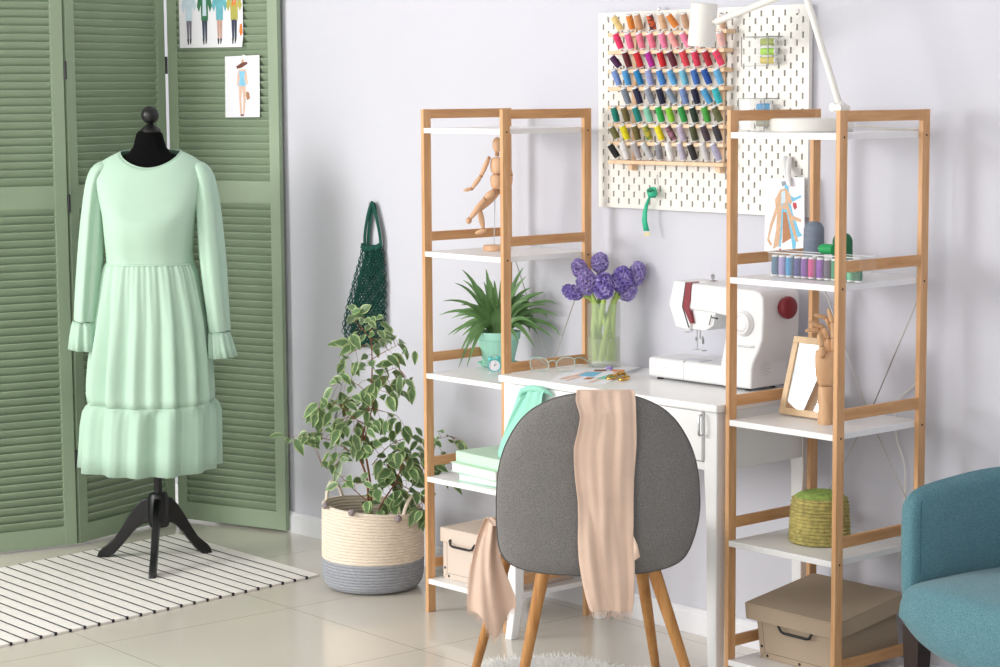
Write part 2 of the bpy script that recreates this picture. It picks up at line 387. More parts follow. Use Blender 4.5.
# ------------------------------------------------------------------ folding louvred screen
J12 = Vector((-1.515, -.272, 0)); J23 = Vector((-1.662, .215, 0)); E3 = Vector((-1.201, .368, 0))
d3 = (E3-J23).normalized(); d1 = (Vector((-1.575, -.55, 0))-J12).normalized(); E1 = J12 + d1*.475
scr = thing('folding_screen', 'tall sage green folding screen with louvred panels in the corner', 'folding screen', (-1.56, -.05, 0))
SH = 1.98; ZB0, ZB1 = .0, .072; ZM0, ZM1 = 1.146, 1.220
def panel(a, b, th=.022):
    d = (b-a); L = d.length; d.normalize(); n = Vector((d.y, -d.x, 0))
    if n.dot(FH) > 0: n = -n          # n points to the room
    X = Matrix(((d.x, -n.x, 0, a.x), (d.y, -n.y, 0, a.y), (0, 0, 1, 0), (0, 0, 0, 1)))
    g = .006; sw = .042
    m = MB(); z0 = .008
    m.box((g, 0, z0), (g+sw, th, SH), X=X); m.box((L-g-sw, 0, z0), (L-g, th, SH), X=X)
    e = .001
    m.box((g+sw-e, .001, z0+.001), (L-g-sw+e, th-.001, ZB1), X=X); m.box((g+sw-e, .001, ZM0), (L-g-sw+e, th-.001, ZM1), X=X); m.box((g+sw-e, .001, SH-.08), (L-g-sw+e, th-.001, SH-.001), X=X)
    fr = m.build('panel_frame', SCRG, scr, smooth=0, bev=.0012)
    for z0, z1 in ((ZB1, ZM0), (ZM1, SH-.08)):
        m = MB(); k = round((z1-z0)/.0262); p = (z1-z0)/k
        for i in range(k):
            zc = z0 + p*(i+.5)
            Y = X @ Matrix.Translation((0, th/2, zc)) @ Matrix.Rotation(R(-56), 4, 'X')
            m.box((g+sw-.003, -.0165, -.0028), (L-g-sw+.003, .0165, .0028), X=Y)
        m.build('louvre_slats', SCRG, fr, smooth=0, bev=.0008, bseg=1)
    return X, L, n
panel(E1, J12); panel(J12, J23); P3X, P3L, P3N = panel(J23, E3)
for j, zs in ((J12, (.3, 1.16, 1.6)), (J23, (.3, 1.62))):
    for z in zs:
        m = MB(); m.cyl((j.x, j.y, z-.03), (j.x, j.y, z+.03), .0045, n=10); m.build('hinge', BLACKP, scr)

# ------------------------------------------------------------------ drawings
C = {k: col_mat('ink_'+k, v, .85, var=.08, vscale=60) for k, v in dict(skin='#e9c6b2', grey='#7b7784', darkg='#3d7a55', navy='#40485c', blush='#cfa79a', sky='#8fd0ee', paleblue='#cfe2ee', orange='#e8863c', yellowg='#b9b45a', brown='#7a4a3c', tan='#d9b394', cyan='#7cc6e6', hair='#9aa0a8', rust='#b98562', mintink='#7fd0b8', redink='#c8505a', teal='#6fb8c4', black='#3a3a42').items()}
def sketch_sheet(name, label, cat, corners, figs, group=None, curl=0, thick=.0006, nseg=8, loc=None):
    """corners: TL, TR, BR, BL world points; figs: [(ink, [(s,t)..])] with t down"""
    TL, TR, BR, BL = [Vector(c) for c in corners]
    n = (TR-TL).cross(BL-TL).normalized()
    if n.dot(CAM-TL) < 0: n = -n
    def P(s, t, h=0):
        p = TL.lerp(TR, s).lerp(BL.lerp(BR, s), t)
        return p + n*(h + curl*(max(0, t-.8)/.2)**2*max(0, s-.3) + abs(curl)*.15*math.sin(s*3.1))
    ctr = P(.5, 1)
    t = thing(name, label, cat, ctr if loc is None else loc, group=group)
    m = MB()
    a = m.grid(lambda u, v: P(u, v, 0), nseg, nseg); b = m.grid(lambda u, v: P(u, v, thick), nseg, nseg)
    ra = a[0] + [r[-1] for r in a[1:]] + a[-1][::-1][1:] + [r[0] for r in a[::-1][1:-1]]
    rb = b[0] + [r[-1] for r in b[1:]] + b[-1][::-1][1:] + [r[0] for r in b[::-1][1:-1]]
    for i in range(len(ra)): k = (i+1) % len(ra); m.f([ra[i], ra[k], rb[k], rb[i]])
    m.build('paper', PAPER, t, smooth=60)
    inks = []
    for ink, _ in figs:
        if ink not in inks: inks.append(ink)
    m = MB(); h = thick+.0004
    for ink, pts in figs:
        h += .00002
        mi = inks.index(ink); hh = .00025
        k = len(pts); top = [m.v(P(s, q, h+hh)) for s, q in pts]; bot = [m.v(P(s, q, h)) for s, q in pts]
        m.f(top, mi); m.f(bot[::-1], mi)
        for i in range(k): m.f([bot[i], bot[(i+1) % k], top[(i+1) % k], top[i]], mi)
    m.build('ink_drawing', [C[i] for i in inks], t, smooth=0)
    return t, P, n
def figure(cx, top, h, w, coat, legs, skin='skin', coatlen=.45, style=0, bag=None):
    """simple fashion figure inside the sheet, top at t=top, height h, half width w"""
    o = []
    Y = lambda t: top+h*t
    o.append((skin, [(cx-.10*w, Y(.02)), (cx+.10*w, Y(.02)), (cx+.13*w, Y(.06)), (cx+.06*w, Y(.12)), (cx-.06*w, Y(.12)), (cx-.13*w, Y(.06))]))
    o.append((legs, [(cx-.38*w, Y(.42)), (cx+.38*w, Y(.42)), (cx+.30*w, Y(.70)), (cx+.26*w, Y(.90)), (cx+.05*w, Y(.90)), (cx+.02*w, Y(.55)), (cx-.04*w, Y(.90)), (cx-.26*w, Y(.90)), (cx-.34*w, Y(.65))]))
    o.append(('black', [(cx-.30*w, Y(.90)), (cx-.05*w, Y(.90)), (cx-.08*w, Y(.99)), (cx-.2*w, Y(1))]))
    o.append(('black', [(cx+.05*w, Y(.90)), (cx+.28*w, Y(.90)), (cx+.2*w, Y(.98)), (cx+.08*w, Y(.99))]))
    o.append((coat, [(cx-.30*w, Y(.12)), (cx+.30*w, Y(.12)), (cx+.70*w, Y(.18)), (cx+.95*w, Y(.36)), (cx+.70*w, Y(.46)), (cx+.45*w, Y(.34)), (cx+.42*w, Y(coatlen)), (cx-.42*w, Y(coatlen)), (cx-.45*w, Y(.34)), (cx-.70*w, Y(.46)), (cx-.95*w, Y(.36)), (cx-.70*w, Y(.18))]))
    return o
def on3(u, v, off=.0): return hit(u, v, J23 + P3N*(0+off), P3N)
tl = on3(180, 0, .0018); bl = on3(180, 48, .0018); br = on3(243.5, 47, .0018)
dz = Vector((0, 0, .30)); TLc = Vector((bl.x, bl.y, bl.z+.24)); TRc = Vector((br.x, br.y, bl.z+.24))
q = lambda v: 1-(48-v)/84*1.0
figs = []
for cx, coat, legs, kw in ((.16, 'paleblue', 'grey', {}), (.41, 'darkg', 'navy', {}), (.645, 'teal', 'blush', {}), (.87, 'yellowg', 'navy', {})):
    figs += figure(cx, .10, .86, .125, coat, legs, coatlen=.60, **kw)
figs.append(('paleblue', [(.385, .22), (.435, .22), (.44, .55), (.38, .55)]))
figs.append(('orange', [(.85, .2), (.9, .2), (.91, .38), (.84, .42)])); figs.append(('orange', [(.955, .68), (.985, .67), (.995, .80), (.965, .85), (.945, .78)]))
for i in range(12): figs.append(('orange' if i % 2 else 'sky', [(.80+.012*i, .22+.06*(i % 4)), (.812+.012*i, .23+.06*(i % 4)), (.80+.012*i, .26+.06*(i % 4))]))
sketch_sheet('fashion_sketch', 'wide white sheet with four painted outfit figures pinned high on the green screen', 'drawing', (TLc, TRc, br, bl), figs, curl=.012)
f2 = [('tan', [(.49, .06), (.55, .06), (.56, .13), (.48, .13)]), ('brown', [(.33, .17), (.50, .11), (.64, .10), (.66, .13), (.50, .19), (.36, .21)]),
      ('skin', [(.40, .22), (.60, .22), (.64, .30), (.66, .47), (.62, .47), (.60, .32), (.60, .50), (.60, .72), (.56, .95), (.52, .95), (.53, .70), (.50, .52), (.47, .70), (.49, .95), (.44, .95), (.41, .70), (.40, .50), (.40, .32), (.38, .50), (.35, .47), (.37, .28)]),
      ('sky', [(.41, .25), (.59, .25), (.56, .36), (.61, .49), (.39, .49), (.44, .36)]), ('rust', [(.62, .58), (.70, .60), (.72, .70), (.64, .72), (.61, .65)]), ('brown', [(.44, .955), (.50, .95), (.56, .955), (.53, .98), (.46, .98)])]
c4 = [on3(225, 56.5, .0018), on3(259.5, 55, .0018), on3(260, 117, .0018), on3(225.5, 117.5, .0018)]
sk2, Pf, _ = sketch_sheet('fashion_sketch', 'small white sheet with one figure in blue swimsuit and hat, on the green screen', 'drawing', c4, f2, curl=.002)
m = MB(); q0 = Pf(.57, .02, .0012); m.box((-.008, -.0015, -.004), (.008, .0015, .006), X=Matrix.Translation(q0) @ Matrix.Rotation(R(20), 4, 'Y') @ Matrix.Rotation(math.atan2(d3.y, d3.x), 4, 'Z')); m.build('adhesive_tab', PAPER, sk2, smooth=0)
# ------------------------------------------------------------------ dress form and dress
DO = (-1.130, -.215)
def V(u, v, d=0): return at_v(u, v, DO, d)
def dl(u, v):                       # local (x right, z) of a pixel on the stand's plane
    p = V(u, v) - Vector((DO[0], DO[1], 0)); return p.dot(RH), p.z
DM = Matrix(((RH.x, FH.x, 0, DO[0]), (RH.y, FH.y, 0, DO[1]), (0, 0, 1, 0), (0, 0, 0, 1)))   # local x right, y away
stand = thing('dress_form', 'black tailor dress form on a three-legged stand, wearing the mint dress', 'mannequin', (DO[0], DO[1], 0))
cx0, _ = dl(151, 200)
m = MB(DM)
zt = dl(150, 131)[1]
prof = []
for v, hw, dep in ((131, 11, 9), (134, 13.5, 10), (140, 15, 11), (147, 17, 12), (153, 22, 13), (158, 33, 15.5), (163, 42, 18), (170, 46, 21), (180, 46, 25), (190, 46, 28), (215, 43, 33), (240, 40, 29), (262, 37, 26), (300, 40, 30), (330, 38, 28)):
    prof.append((v, hw, dep))
rings = []
for v, hw, dep in prof:
    _, z = dl(150, v); a = hw/310*.97; b = dep/310*.97
    rings.append([m.v((cx0+a*math.cos(2*math.pi*j/32), b*math.sin(2*math.pi*j/32), z)) for j in range(32)])
for a, b in zip(rings, rings[1:]):
    for j in range(32): m.f([a[j], a[(j+1) % 32], b[(j+1) % 32], b[j]])
m.f(rings[0]); m.f(rings[-1][::-1])
m.build('torso', BLACKF, stand)
xk, zk = dl(150.5, 131)
m = MB(DM); m.lathe([(0, zk-.005), (.031, zk-.004), (.033, zk+.004), (.024, zk+.012), (.013, zk+.020), (.0085, zk+.028), (.010, zk+.036), (.0, zk+.037)], c=(xk, 0, 0), n=28)
zb = dl(150, 115)[1]; m.ball((xk, 0, zb), .0285, n=24, m=16); m.build('neck_finial', BLACKW, stand)
m = MB(DM); m.cyl((cx0, 0, .13), (cx0, 0, .46), .0135, n=20); m.lathe([(0, .115), (.030, .118), (.034, .13), (.034, .215), (.028, .228), (0, .23)], c=(cx0, 0, 0), n=28); m.build('pole', BLACKW, stand)
for k, (u, v) in enumerate(((98, 558.5), (152, 581), (211, 554))):
    foot = at_z(u, v, 0); c = Vector((DO[0], DO[1], 0)) + RH*cx0; d = foot-c; L = d.length; d.normalize(); n = Vector((-d.y, d.x, 0))
    up, lo = [], []
    for s, zt_, zb_ in ((.028, .215, .130), (.06, .208, .125), (.09, .182, .108), (.12, .146, .080), (.15, .105, .050), (.18, .070, .022), (.205, .052, .006), (.225, .040, .0), (.240, .026, .0), (.248, .008, .0)):
        s = s*L/.248; up.append((s, zt_)); lo.append((s, zb_))
    m = MB(); w0 = .011
    poly = up + lo[::-1]
    rows = []
    for (s, a), (_, b) in zip(up, lo):
        p = c + d*s; rows.append([m.v(p - n*w0 + Vector((0, 0, b))), m.v(p + n*w0 + Vector((0, 0, b))), m.v(p + n*w0 + Vector((0, 0, a))), m.v(p - n*w0 + Vector((0, 0, a)))])
    for a, b in zip(rows, rows[1:]):
        for j in range(4): m.f([a[j], a[(j+1) % 4], b[(j+1) % 4], b[j]])
    m.f(rows[0]); m.f(rows[-1][::-1]); m.build('leg', BLACKW, stand, smooth=30, bev=.004, bseg=3)

dress = thing('dress', 'mint green long-sleeved dress with a ruffled hem on the black dress form', 'dress', (DO[0], DO[1], .25))
NS = 260
def loft(mb, secs, n=NS, wave=None, close=True):
    """secs: (cx, cy, a, b, z_side, dz_front, dz_back, fold) ; wave(theta, t)->offset factor"""
    rows = []
    for i, (cx, cy, a, b, z, zf, zb_, fo) in enumerate(secs):
        row = []
        for j in range(n):
            th = 2*math.pi*j/n; c, s = math.cos(th), math.sin(th)
            k = 1 + (fo*wave(th, i/(len(secs)-1)) if wave else 0)
            sp = 2.3; rr = (abs(c)**sp + abs(s)**sp)**(-1/sp)
            front = max(0, -s); back = max(0, s)
            row.append(mb.v((cx + a*rr*c*k, cy + b*rr*s*k, z + zf*front**1.6 + zb_*back**1.6)))
        rows.append(row)
    for p, q in zip(rows, rows[1:]):
        for j in range(n): mb.f([p[j], p[(j+1) % n], q[(j+1) % n], q[j]])
    return rows
def foldwave(seed, freqs):
    r = random.Random(seed); fs = [(f, r.random()*6.28, r.uniform(.6, 1.2)) for f in freqs]
    def w(th, t): return sum(a*math.sin(f*th + ph + .6*math.sin(2*t+ph)) for f, ph, a in fs)/len(fs)*1.6
    return w
def sec(v, l, r, b, dv=0, fo=0, zf=0, zb_=0, cy=0):
    xl, z = dl(l, v); xr, _ = dl(r, v); return ((xl+xr)/2, cy, (xr-xl)/2, b, z, zf, zb_, fo)
# bodice
mb = MB(DM)
S = [sec(151.5, 120.5, 181, .070, zf=-.052, zb_=.004), sec(153, 117, 185, .077, zf=-.060), sec(156.5, 110, 192, .086, zf=-.075, cy=-.002), sec(162, 100.5, 200.5, .095, zf=-.10, cy=-.003),
     sec(170, 95, 203.5, .103, zf=-.11, cy=-.005), sec(182, 97, 203, .108, zf=-.10, cy=-.008), sec(196, 100, 201, .112, zf=-.07, cy=-.012), sec(212, 103.5, 197, .118, zf=-.03, cy=-.014), sec(225, 105, 195, .119, zf=-.008, cy=-.014), sec(240, 106, 193.5, .112, zf=-.002, cy=-.010), sec(252, 106.5, 192.5, .105), sec(262, 107, 193, .100), sec(264.5, 107, 193, .100)]
wv = foldwave(3, (5, 9, 13))
S = [tuple(list(s)[:7]+[.006 + .006*(i > 7)]) for i, s in enumerate(S)]
loft(mb, S, wave=wv)
mb.build('bodice', DRESS, dress, smooth=80, solid=.0012)
# neckline binding
mb = MB(DM); x, z = dl(150.7, 151.5); s0 = S[0]; pts = []
for j in range(49):
    th = 2*math.pi*j/48; c, s = math.cos(th), math.sin(th); sp = 2.3; rr = (abs(c)**sp+abs(s)**sp)**(-1/sp)
    pts.append((s0[0]+s0[2]*rr*c, s0[3]*rr*s, s0[4]+s0[5]*max(0, -s)**1.6+s0[6]*max(0, s)**1.6))
mb.tube(pts, .0022, 8, cap=False); mb.build('neck_binding', DRESS, dress)
# skirt
mb = MB(DM)
def gather(seed, n, nfine):
    r = random.Random(seed); ph = [r.random()*6.28 for _ in range(6)]
    def w(th, t):
        coarse = math.sin(n*th + ph[0] + .7*math.sin(3*th+ph[1])) + .6*math.sin((n*.62)*th//1*0 + (n-4)*th + ph[2]) 
        fine = math.sin(nfine*th + ph[3] + .8*math.sin(5*th+ph[4]))
        return 1.5*coarse*min(1, .40+t*1.3) + fine*max(.10, 1-t*1.6)*.9
    return w
sk = []
for v, l, r, b, fo in ((263, 106.5, 193.5, .100, .012), (266, 105.5, 194.5, .102, .020), (272, 104, 197, .106, .022), (285, 102, 200, .112, .022), (300, 100.5, 203, .118, .030), (320, 98.5, 206.5, .125, .036), (340, 96, 208.5, .132, .042), (360, 94, 210.5, .138, .048), (380, 92.5, 211.5, .142, .048), (392, 92, 212.5, .145, .044), (400.5, 92, 213, .147, .032)):
    sk.append(sec(v, l, r, b, fo=fo, zf=-.010*(v-263)/145, zb_=0))
gsk = gather(11, 18, 52); loft(mb, sk, wave=gsk); mb.build('skirt', DRESS, dress, smooth=80, solid=.0012)
mb = MB(DM); pts = []
for j in range(97):
    th = 2*math.pi*j/96; c, s = math.cos(th), math.sin(th); sp = 2.3; rr = (abs(c)**sp+abs(s)**sp)**(-1/sp); s0 = sk[0]
    k = 1.0; pts.append((s0[0]+s0[2]*1.005*rr*c*k, s0[3]*1.005*rr*s*k, s0[4]-.001))
mb.tube(pts, .003, 6, cap=False); mb.build('waist_seam', DRESS, dress)
# flounce
mb = MB(DM); fl = []
for v, l, r, b, fo in ((400.3, 91.9, 213.1, .1475, .06), (402.5, 91.4, 213.5, .149, .06), (405.5, 90.4, 214, .151, .06), (412, 89.2, 214.3, .153, .06), (426, 87.5, 214.6, .156, .06), (446, 86.5, 214.4, .159, .06), (467, 86, 214, .161, .068)):
    fl.append(sec(v, l, r, b, fo=fo, zf=-.010, zb_=.0))
gfl = gather(5, 13, 60); loft(mb, fl, wave=lambda th, t: lerp(gsk(th, 1)*.032/.06, .85*gfl(th, .2+.8*t), min(1, t*1.9))); mb.build('hem_flounce', DRESSL, dress, smooth=80, solid=.0012)
# sleeves
def sleeve(cent, cuff, side):
    mb = MB(DM); rows = []; n = 48; pts = []
    w = foldwave(21+side, (3, 5, 8))
    for i, (u, v, hw, b, yy) in enumerate(cent):
        x, z = dl(u, v); row = []; x2, z2 = dl(cent[min(i+1, len(cent)-1)][0], cent[min(i+1, len(cent)-1)][1]); x0, z0 = dl(cent[max(0, i-1)][0], cent[max(0, i-1)][1])
        t = Vector((x2-x0, 0, z2-z0)).normalized(); u_ = Vector((-t.z, 0, t.x))
        if u_.x < 0: u_ = -u_
        for j in range(n):
            th = 2*math.pi*j/n; k = 1+.11*w(th, i/len(cent))*min(1, i/4)
            p = Vector((x, yy, z)) + u_*(hw/310*math.cos(th)*k) + Vector((0, b*math.sin(th)*k, 0)); row.append(mb.v(p))
        rows.append(row)
    for p, q in zip(rows, rows[1:]):
        for j in range(n): mb.f([p[j], p[(j+1) % n], q[(j+1) % n], q[j]])
    sl = mb.build('sleeve', DRESS, dress, smooth=80, solid=.0012, sub=1)
    mb = MB(DM); rows = []; g = foldwave(40+side, (7, 10, 13))
    for i, (l, r, v, vr, b, fo) in enumerate(cuff):
        xl, zl = dl(l, v); xr, zr = dl(r, vr); row = []
        for j in range(96):
            th = 2*math.pi*j/96; k = 1+fo*g(th, i/len(cuff))
            c = math.cos(th)*k; row.append(mb.v(((xl+xr)/2+(xr-xl)/2*c, cent[-1][4]+b*math.sin(th)*k, (zl+zr)/2+(zr-zl)/2*c)))
        rows.append(row)
    for p, q in zip(rows, rows[1:]):
        for j in range(96): mb.f([p[j], p[(j+1) % 96], q[(j+1) % 96], q[j]])
    mb.build('cuff_ruffle', DRESSL, sl, smooth=80, solid=.0012)
sleeve([(108, 168, 6.5, .035, .0), (103.5, 168.5, 8.8, .045, 0), (99.2, 172.5, 10.2, .052, 0), (96.5, 183, 10.8, .056, 0), (94.5, 200, 11.2, .058, .0), (92.5, 225, 12, .057, -.004), (90.5, 255, 12.3, .055, -.008), (88.5, 285, 12, .054, -.012), (87.0, 305, 11.5, .052, -.014), (86.3, 316, 11, .047, -.015), (86, 321, 10.8, .044, -.015)],
       [(74, 98, 320, 322, .044, .03), (73, 99.5, 325, 327, .05, .07), (71.8, 101, 335, 337, .056, .09), (70.5, 103, 348, 350, .062, .10)], 0)
sleeve([(194, 168, 6.5, .035, .0), (198.3, 168.5, 8.8, .045, 0), (202.3, 172.5, 10.2, .052, 0), (204.8, 183.5, 10.8, .056, 0), (207, 200, 11.5, .058, .0), (209, 225, 12.5, .057, -.004), (212, 255, 13, .055, -.008), (214.8, 285, 12.2, .054, -.012), (217.3, 308, 11, .052, -.014), (219, 325, 10.8, .047, -.015), (219.5, 331, 10.4, .044, -.015)],
       [(209, 230, 330, 331, .044, .03), (209, 231.5, 335, 336, .05, .07), (209, 234, 346, 346, .056, .09), (209.5, 237, 357, 355, .062, .10)], 1)

# ------------------------------------------------------------------ striped rug
rA = at_z(319, 576.5, 0); rB = at_z(178, 535.5, 0); rC = at_z(0, 648, 0)
dx = (rA-rC); dx.z = 0; dx.normalize(); dn = Vector((-dx.y, dx.x, 0))      # dx along the near long edge, dn across
wid = (rB-rA).dot(dn); skew = (rB-rA).dot(dx)
rug = thing('striped_rug', 'cream rug with thin black stripes under the dress form', 'rug', (rA + dn*wid/2 - dx*.6))
LEN = 1.75
m = MB(); nx, ny = 60, 30
def rp(s, t, h=.007): return rA - dx*(s*LEN) + dn*(t*wid) + dx*(skew*t) + Vector((0, 0, h + .0006*math.sin(s*40)*math.sin(t*9)))
a = m.grid(lambda u, v: rp(u, v), nx, ny); b = m.grid(lambda u, v: rp(u, v, .0005), nx, ny)
ra = a[0] + [r[-1] for r in a[1:]] + a[-1][::-1][1:] + [r[0] for r in a[::-1][1:-1]]; rb = b[0] + [r[-1] for r in b[1:]] + b[-1][::-1][1:] + [r[0] for r in b[::-1][1:-1]]
for i in range(len(ra)): k = (i+1) % len(ra); m.f([ra[i], ra[k], rb[k], rb[i]])
RUGM = mat('cream_cotton_weave', '#f1ede6', .95, var=.03, vscale=60, bump=.5, bscale=500)
m.build('woven_ground', RUGM, rug)
STR = mat('black_cotton_stripe', '#23222a', .95, var=.2)
# stripes at equal spacing along the near edge
s0 = at_z(307, 579.5, 0); s1 = at_z(40.3, 638.8, 0)
off0 = (rA-s0).dot(dx); pitch = ((s0-s1).dot(dx))/20.0
for i in range(int((LEN-off0)/pitch)):
    s = (off0+pitch*i)/LEN
    m = MB(); w = .0033/LEN
    m.grid(lambda u, v: rp(s-w+2*w*u, v, .0078), 2, 16); 
    for tt in (0,):
        c = rp(s, tt, .006); m.box((c.x-.004, c.y-.003, .001), (c.x+.004, c.y+.004, .0095))
    m.build('stripe', STR, rug, smooth=0)
# ------------------------------------------------------------------ pegboard with real slots
PBY = WY-.022            # front face
def py(u, v, y=PBY): return at_y(u, v, y)
a = py(597, 13); b = py(600, 207); c = py(810, 4); d = py(807, 217)
px0 = (a.x+b.x)/2; px1 = (c.x+d.x)/2; pz1 = (a.z+c.z)/2; pz0 = (b.z+d.z)/2
peg = thing('pegboard', 'white pegboard with slots mounted on the wall behind the thread rack', 'pegboard', ((px0+px1)/2, WY, pz0))
m = MB(); NC = 36; NR = 27
pw = (px1-px0)/(NC+2); ph = (pz1-pz0)/(NR+1)
# rows of cells: every column line carries slots at alternate heights
xs = [px0]; hole_x = []
for i in range(NC+1):
    xc = px0 + pw*(i+1); xs += [xc-.0033, xc+.0033]; hole_x.append(len(xs)-2)
xs.append(px1)
zs = [pz0]; hole_z = []
for j in range(NR):
    zc = pz0 + ph*(j+1)
    zs += [zc-.0080, zc+.0080]; hole_z.append(len(zs)-2)
zs.append(pz1)
nx, nz = len(xs), len(zs); TH = .012
def is_hole(i, j):
    if i in HX and j in HZ: return (HX[i] + HZ[j]) % 2 == 1
    return False
HX = {v: k for k, v in enumerate(hole_x)}; HZ = {v: k for k, v in enumerate(hole_z)}
F_ = [[m.v((x, PBY, z)) for z in zs] for x in xs]; B_ = [[m.v((x, PBY+TH, z)) for z in zs] for x in xs]
for i in range(nx-1):
    for j in range(nz-1):
        if is_hole(i, j):
            m.f([F_[i][j], F_[i][j+1], B_[i][j+1], B_[i][j]]); m.f([F_[i+1][j], B_[i+1][j], B_[i+1][j+1], F_[i+1][j+1]])
            m.f([F_[i][j], B_[i][j], B_[i+1][j], F_[i+1][j]]); m.f([F_[i][j+1], F_[i+1][j+1], B_[i+1][j+1], B_[i][j+1]])
        else:
            m.f([F_[i][j], F_[i+1][j], F_[i+1][j+1], F_[i][j+1]]); m.f([B_[i][j], B_[i][j+1], B_[i+1][j+1], B_[i+1][j]])
for j in range(nz-1):
    m.f([F_[0][j], F_[0][j+1], B_[0][j+1], B_[0][j]]); m.f([F_[-1][j], B_[-1][j], B_[-1][j+1], F_[-1][j+1]])
for i in range(nx-1):
    m.f([F_[i][0], B_[i][0], B_[i+1][0], F_[i+1][0]]); m.f([F_[i][-1], F_[i+1][-1], B_[i+1][-1], B_[i][-1]])
m.build('slotted_board', WHITEM, peg, smooth=0)
m = MB()
for x in (px0+.005, px1-.013): m.box((x, PBY+TH, pz0+.005), (x+.008, WY-.0005, pz1-.005))
for z in (pz0+.005, pz1-.013): m.box((px0+.013, PBY+TH, z), (px1-.013, WY-.0005, z+.008))
m.build('rear_rim', WHITEM, peg, smooth=0)
for (u, v) in ((607, 18), (606, 201), (798, 11), (659, 9)):
    p = py(u, v); m = MB(); X = Matrix.Translation(p) @ Matrix.Rotation(R(90), 4, 'X')
    m.lathe([(.0, .0045), (.0045, .004), (.0065, .001), (.0065, -.001)], n=16, X=X); m.build('mounting_cap', WHITEP, peg)

# ------------------------------------------------------------------ thread rack with eight rows
def A(u, v): return (590+u/6.667, v/6.667)
def Bq(u, v): return (580+u/4.444, 90+v/4.444)
rows = [
 ([A(155,110),A(258,100),A(312,95),A(395,98),A(468,92),A(522,100),A(622,88),A(880,95)], [A(212,208),A(284,198),A(340,208),A(425,207),A(500,205),A(582,185),A(650,200),A(885,190)],
  ['cream:#ecd08c','orange:#e08430','tan:#c99873','mixed orange and black:#b5562c','sand:#dcb48f','amber:#df8536','light brown:#c49a7c','nude:#d9b49b']),
 ([A(168,222),A(248,222),A(322,222),A(395,222),A(472,220),A(528,220),A(612,222),A(690,222),A(768,222),A(860,215)], [A(210,328),A(278,332),A(352,328),A(425,325),A(502,328),A(582,325),A(665,318),A(735,320),A(812,318),A(888,318)],
  ['raspberry pink:#e8326b','candy pink:#f26d98','light pink:#f3859f','warm pink:#f47f9c','rose pink:#f287b0','pale peach pink:#f5a8a6','orchid pink:#ef84a8','salmon:#f08a80','coral pink:#f3738d','pale blush:#f4c3bd']),
 ([A(145,378),A(230,347),A(305,347),A(380,347),A(462,343),A(528,343),A(612,338),A(692,340),A(762,340),A(832,338)], [A(202,450),A(266,457),A(343,457),A(420,453),A(494,452),A(568,452),A(650,452),A(722,452),A(803,445),A(886,440)],
  ['dark purple:#44124a','dark maroon:#5c1420','scarlet:#d2202b','magenta:#b8289a','bright red:#cf1c28','wine:#641a30','coral red:#dd4553','crimson pink:#dd3a5c','deep red:#bb2438','hot coral pink:#e84168']),
 ([A(158,468),A(230,465),A(305,467),A(385,463),A(457,465),A(528,465),A(612,463),A(688,460),A(757,458),A(840,460)], [A(197,574),A(260,574),A(345,574),A(412,572),A(490,577),A(568,570),A(642,570),A(717,572),A(800,568),A(877,575)],
  ['periwinkle:#7d9bd6','sky blue:#4d9cd8','strong blue:#1683c0','lavender blue:#96a1d6','mid blue:#4286cf','azure:#59a7dd','pale cyan:#6fbcd9','denim blue:#3b6fbd','royal blue:#1450a4','light sky blue:#64aee0']),
 ([(623.3,88.5),(635,88),(647,88),(658.5,88),(667.5,89.5),(681.8,88),(693.5,87.8),(703,89),(714.5,87.8)], [(629,105.3),(640.9,105.3),(653,105.3),(663.3,105.3),(675.6,103.8),(686.6,105.3),(698,105.3),(711,104),(720.2,103.7)],
  ['slate grey:#7d8798','navy:#171b44','cool grey:#9097a6','midnight blue:#151a3c','steel grey:#8797ab','dusty blue:#7690c6','ink blue:#14183a','clear sky blue:#4d9dcf','turquoise:#2fb6c0']),
 ([Bq(*p) for p in ((148,75),(193,75),(243,75),(293,75),(345,72),(390,75),(445,72),(497,75),(550,72),(595,75))], [Bq(*p) for p in ((165,146),(212,146),(265,143),(315,146),(367,149),(412,149),(468,149),(517,149),(572,149),(627,144))],
  ['teal:#0f8477','olive brown:#6e6236','deep teal:#0d857f','pale aqua:#86cdb6','emerald:#2fae50','lime:#8fce3c','grass green:#2c9b46','blackish green:#1e3428','leaf green:#4aa544','army green:#60653f']),
 ([Bq(*p) for p in ((138,165),(187,158),(240,158),(287,158),(340,158),(388,160),(440,157),(497,157),(545,158),(598,157))], [Bq(*p) for p in ((167,217),(212,225),(260,226),(313,228),(367,229),(420,229),(463,231),(514,226),(570,231),(623,232))],
  ['khaki:#77744a','yellow:#ece01f','bronze:#6f6436','mottled green and yellow:#a5a23a','lemon yellow:#f0df22','mottled brown and pink:#7b5a4c','pale lilac:#c2b4cc','dark olive:#4d5234','dark plum:#4b3d46','charcoal:#3c3a42']),
 ([Bq(*p) for p in ((132,243),(187,235),(237,235),(280,238),(345,237),(388,235),(440,235),(487,240),(543,238),(590,240))], [Bq(*p) for p in ((170,302),(210,313),(264,313),(319,306),(357,313),(408,314),(463,314),(513,314),(567,319),(622,316))],
  ['black:#17171a','white:#eeeeee','dove grey:#b4aeb2','light grey:#c3c4c8','mid grey:#8f8f98','bright white:#f2f2f2','pale mauve:#c3bcd0','jet black:#2b292c','off-white grey:#d2d1d2','lilac grey:#b1adc8'])]
RY = PBY-.030           # y of the peg feet
rk = thing('thread_rack', 'pale wooden thread rack with eight ledges of spools on the pegboard', 'thread rack', (py(670, 165).x, PBY, py(670, 170).z))
zl = []
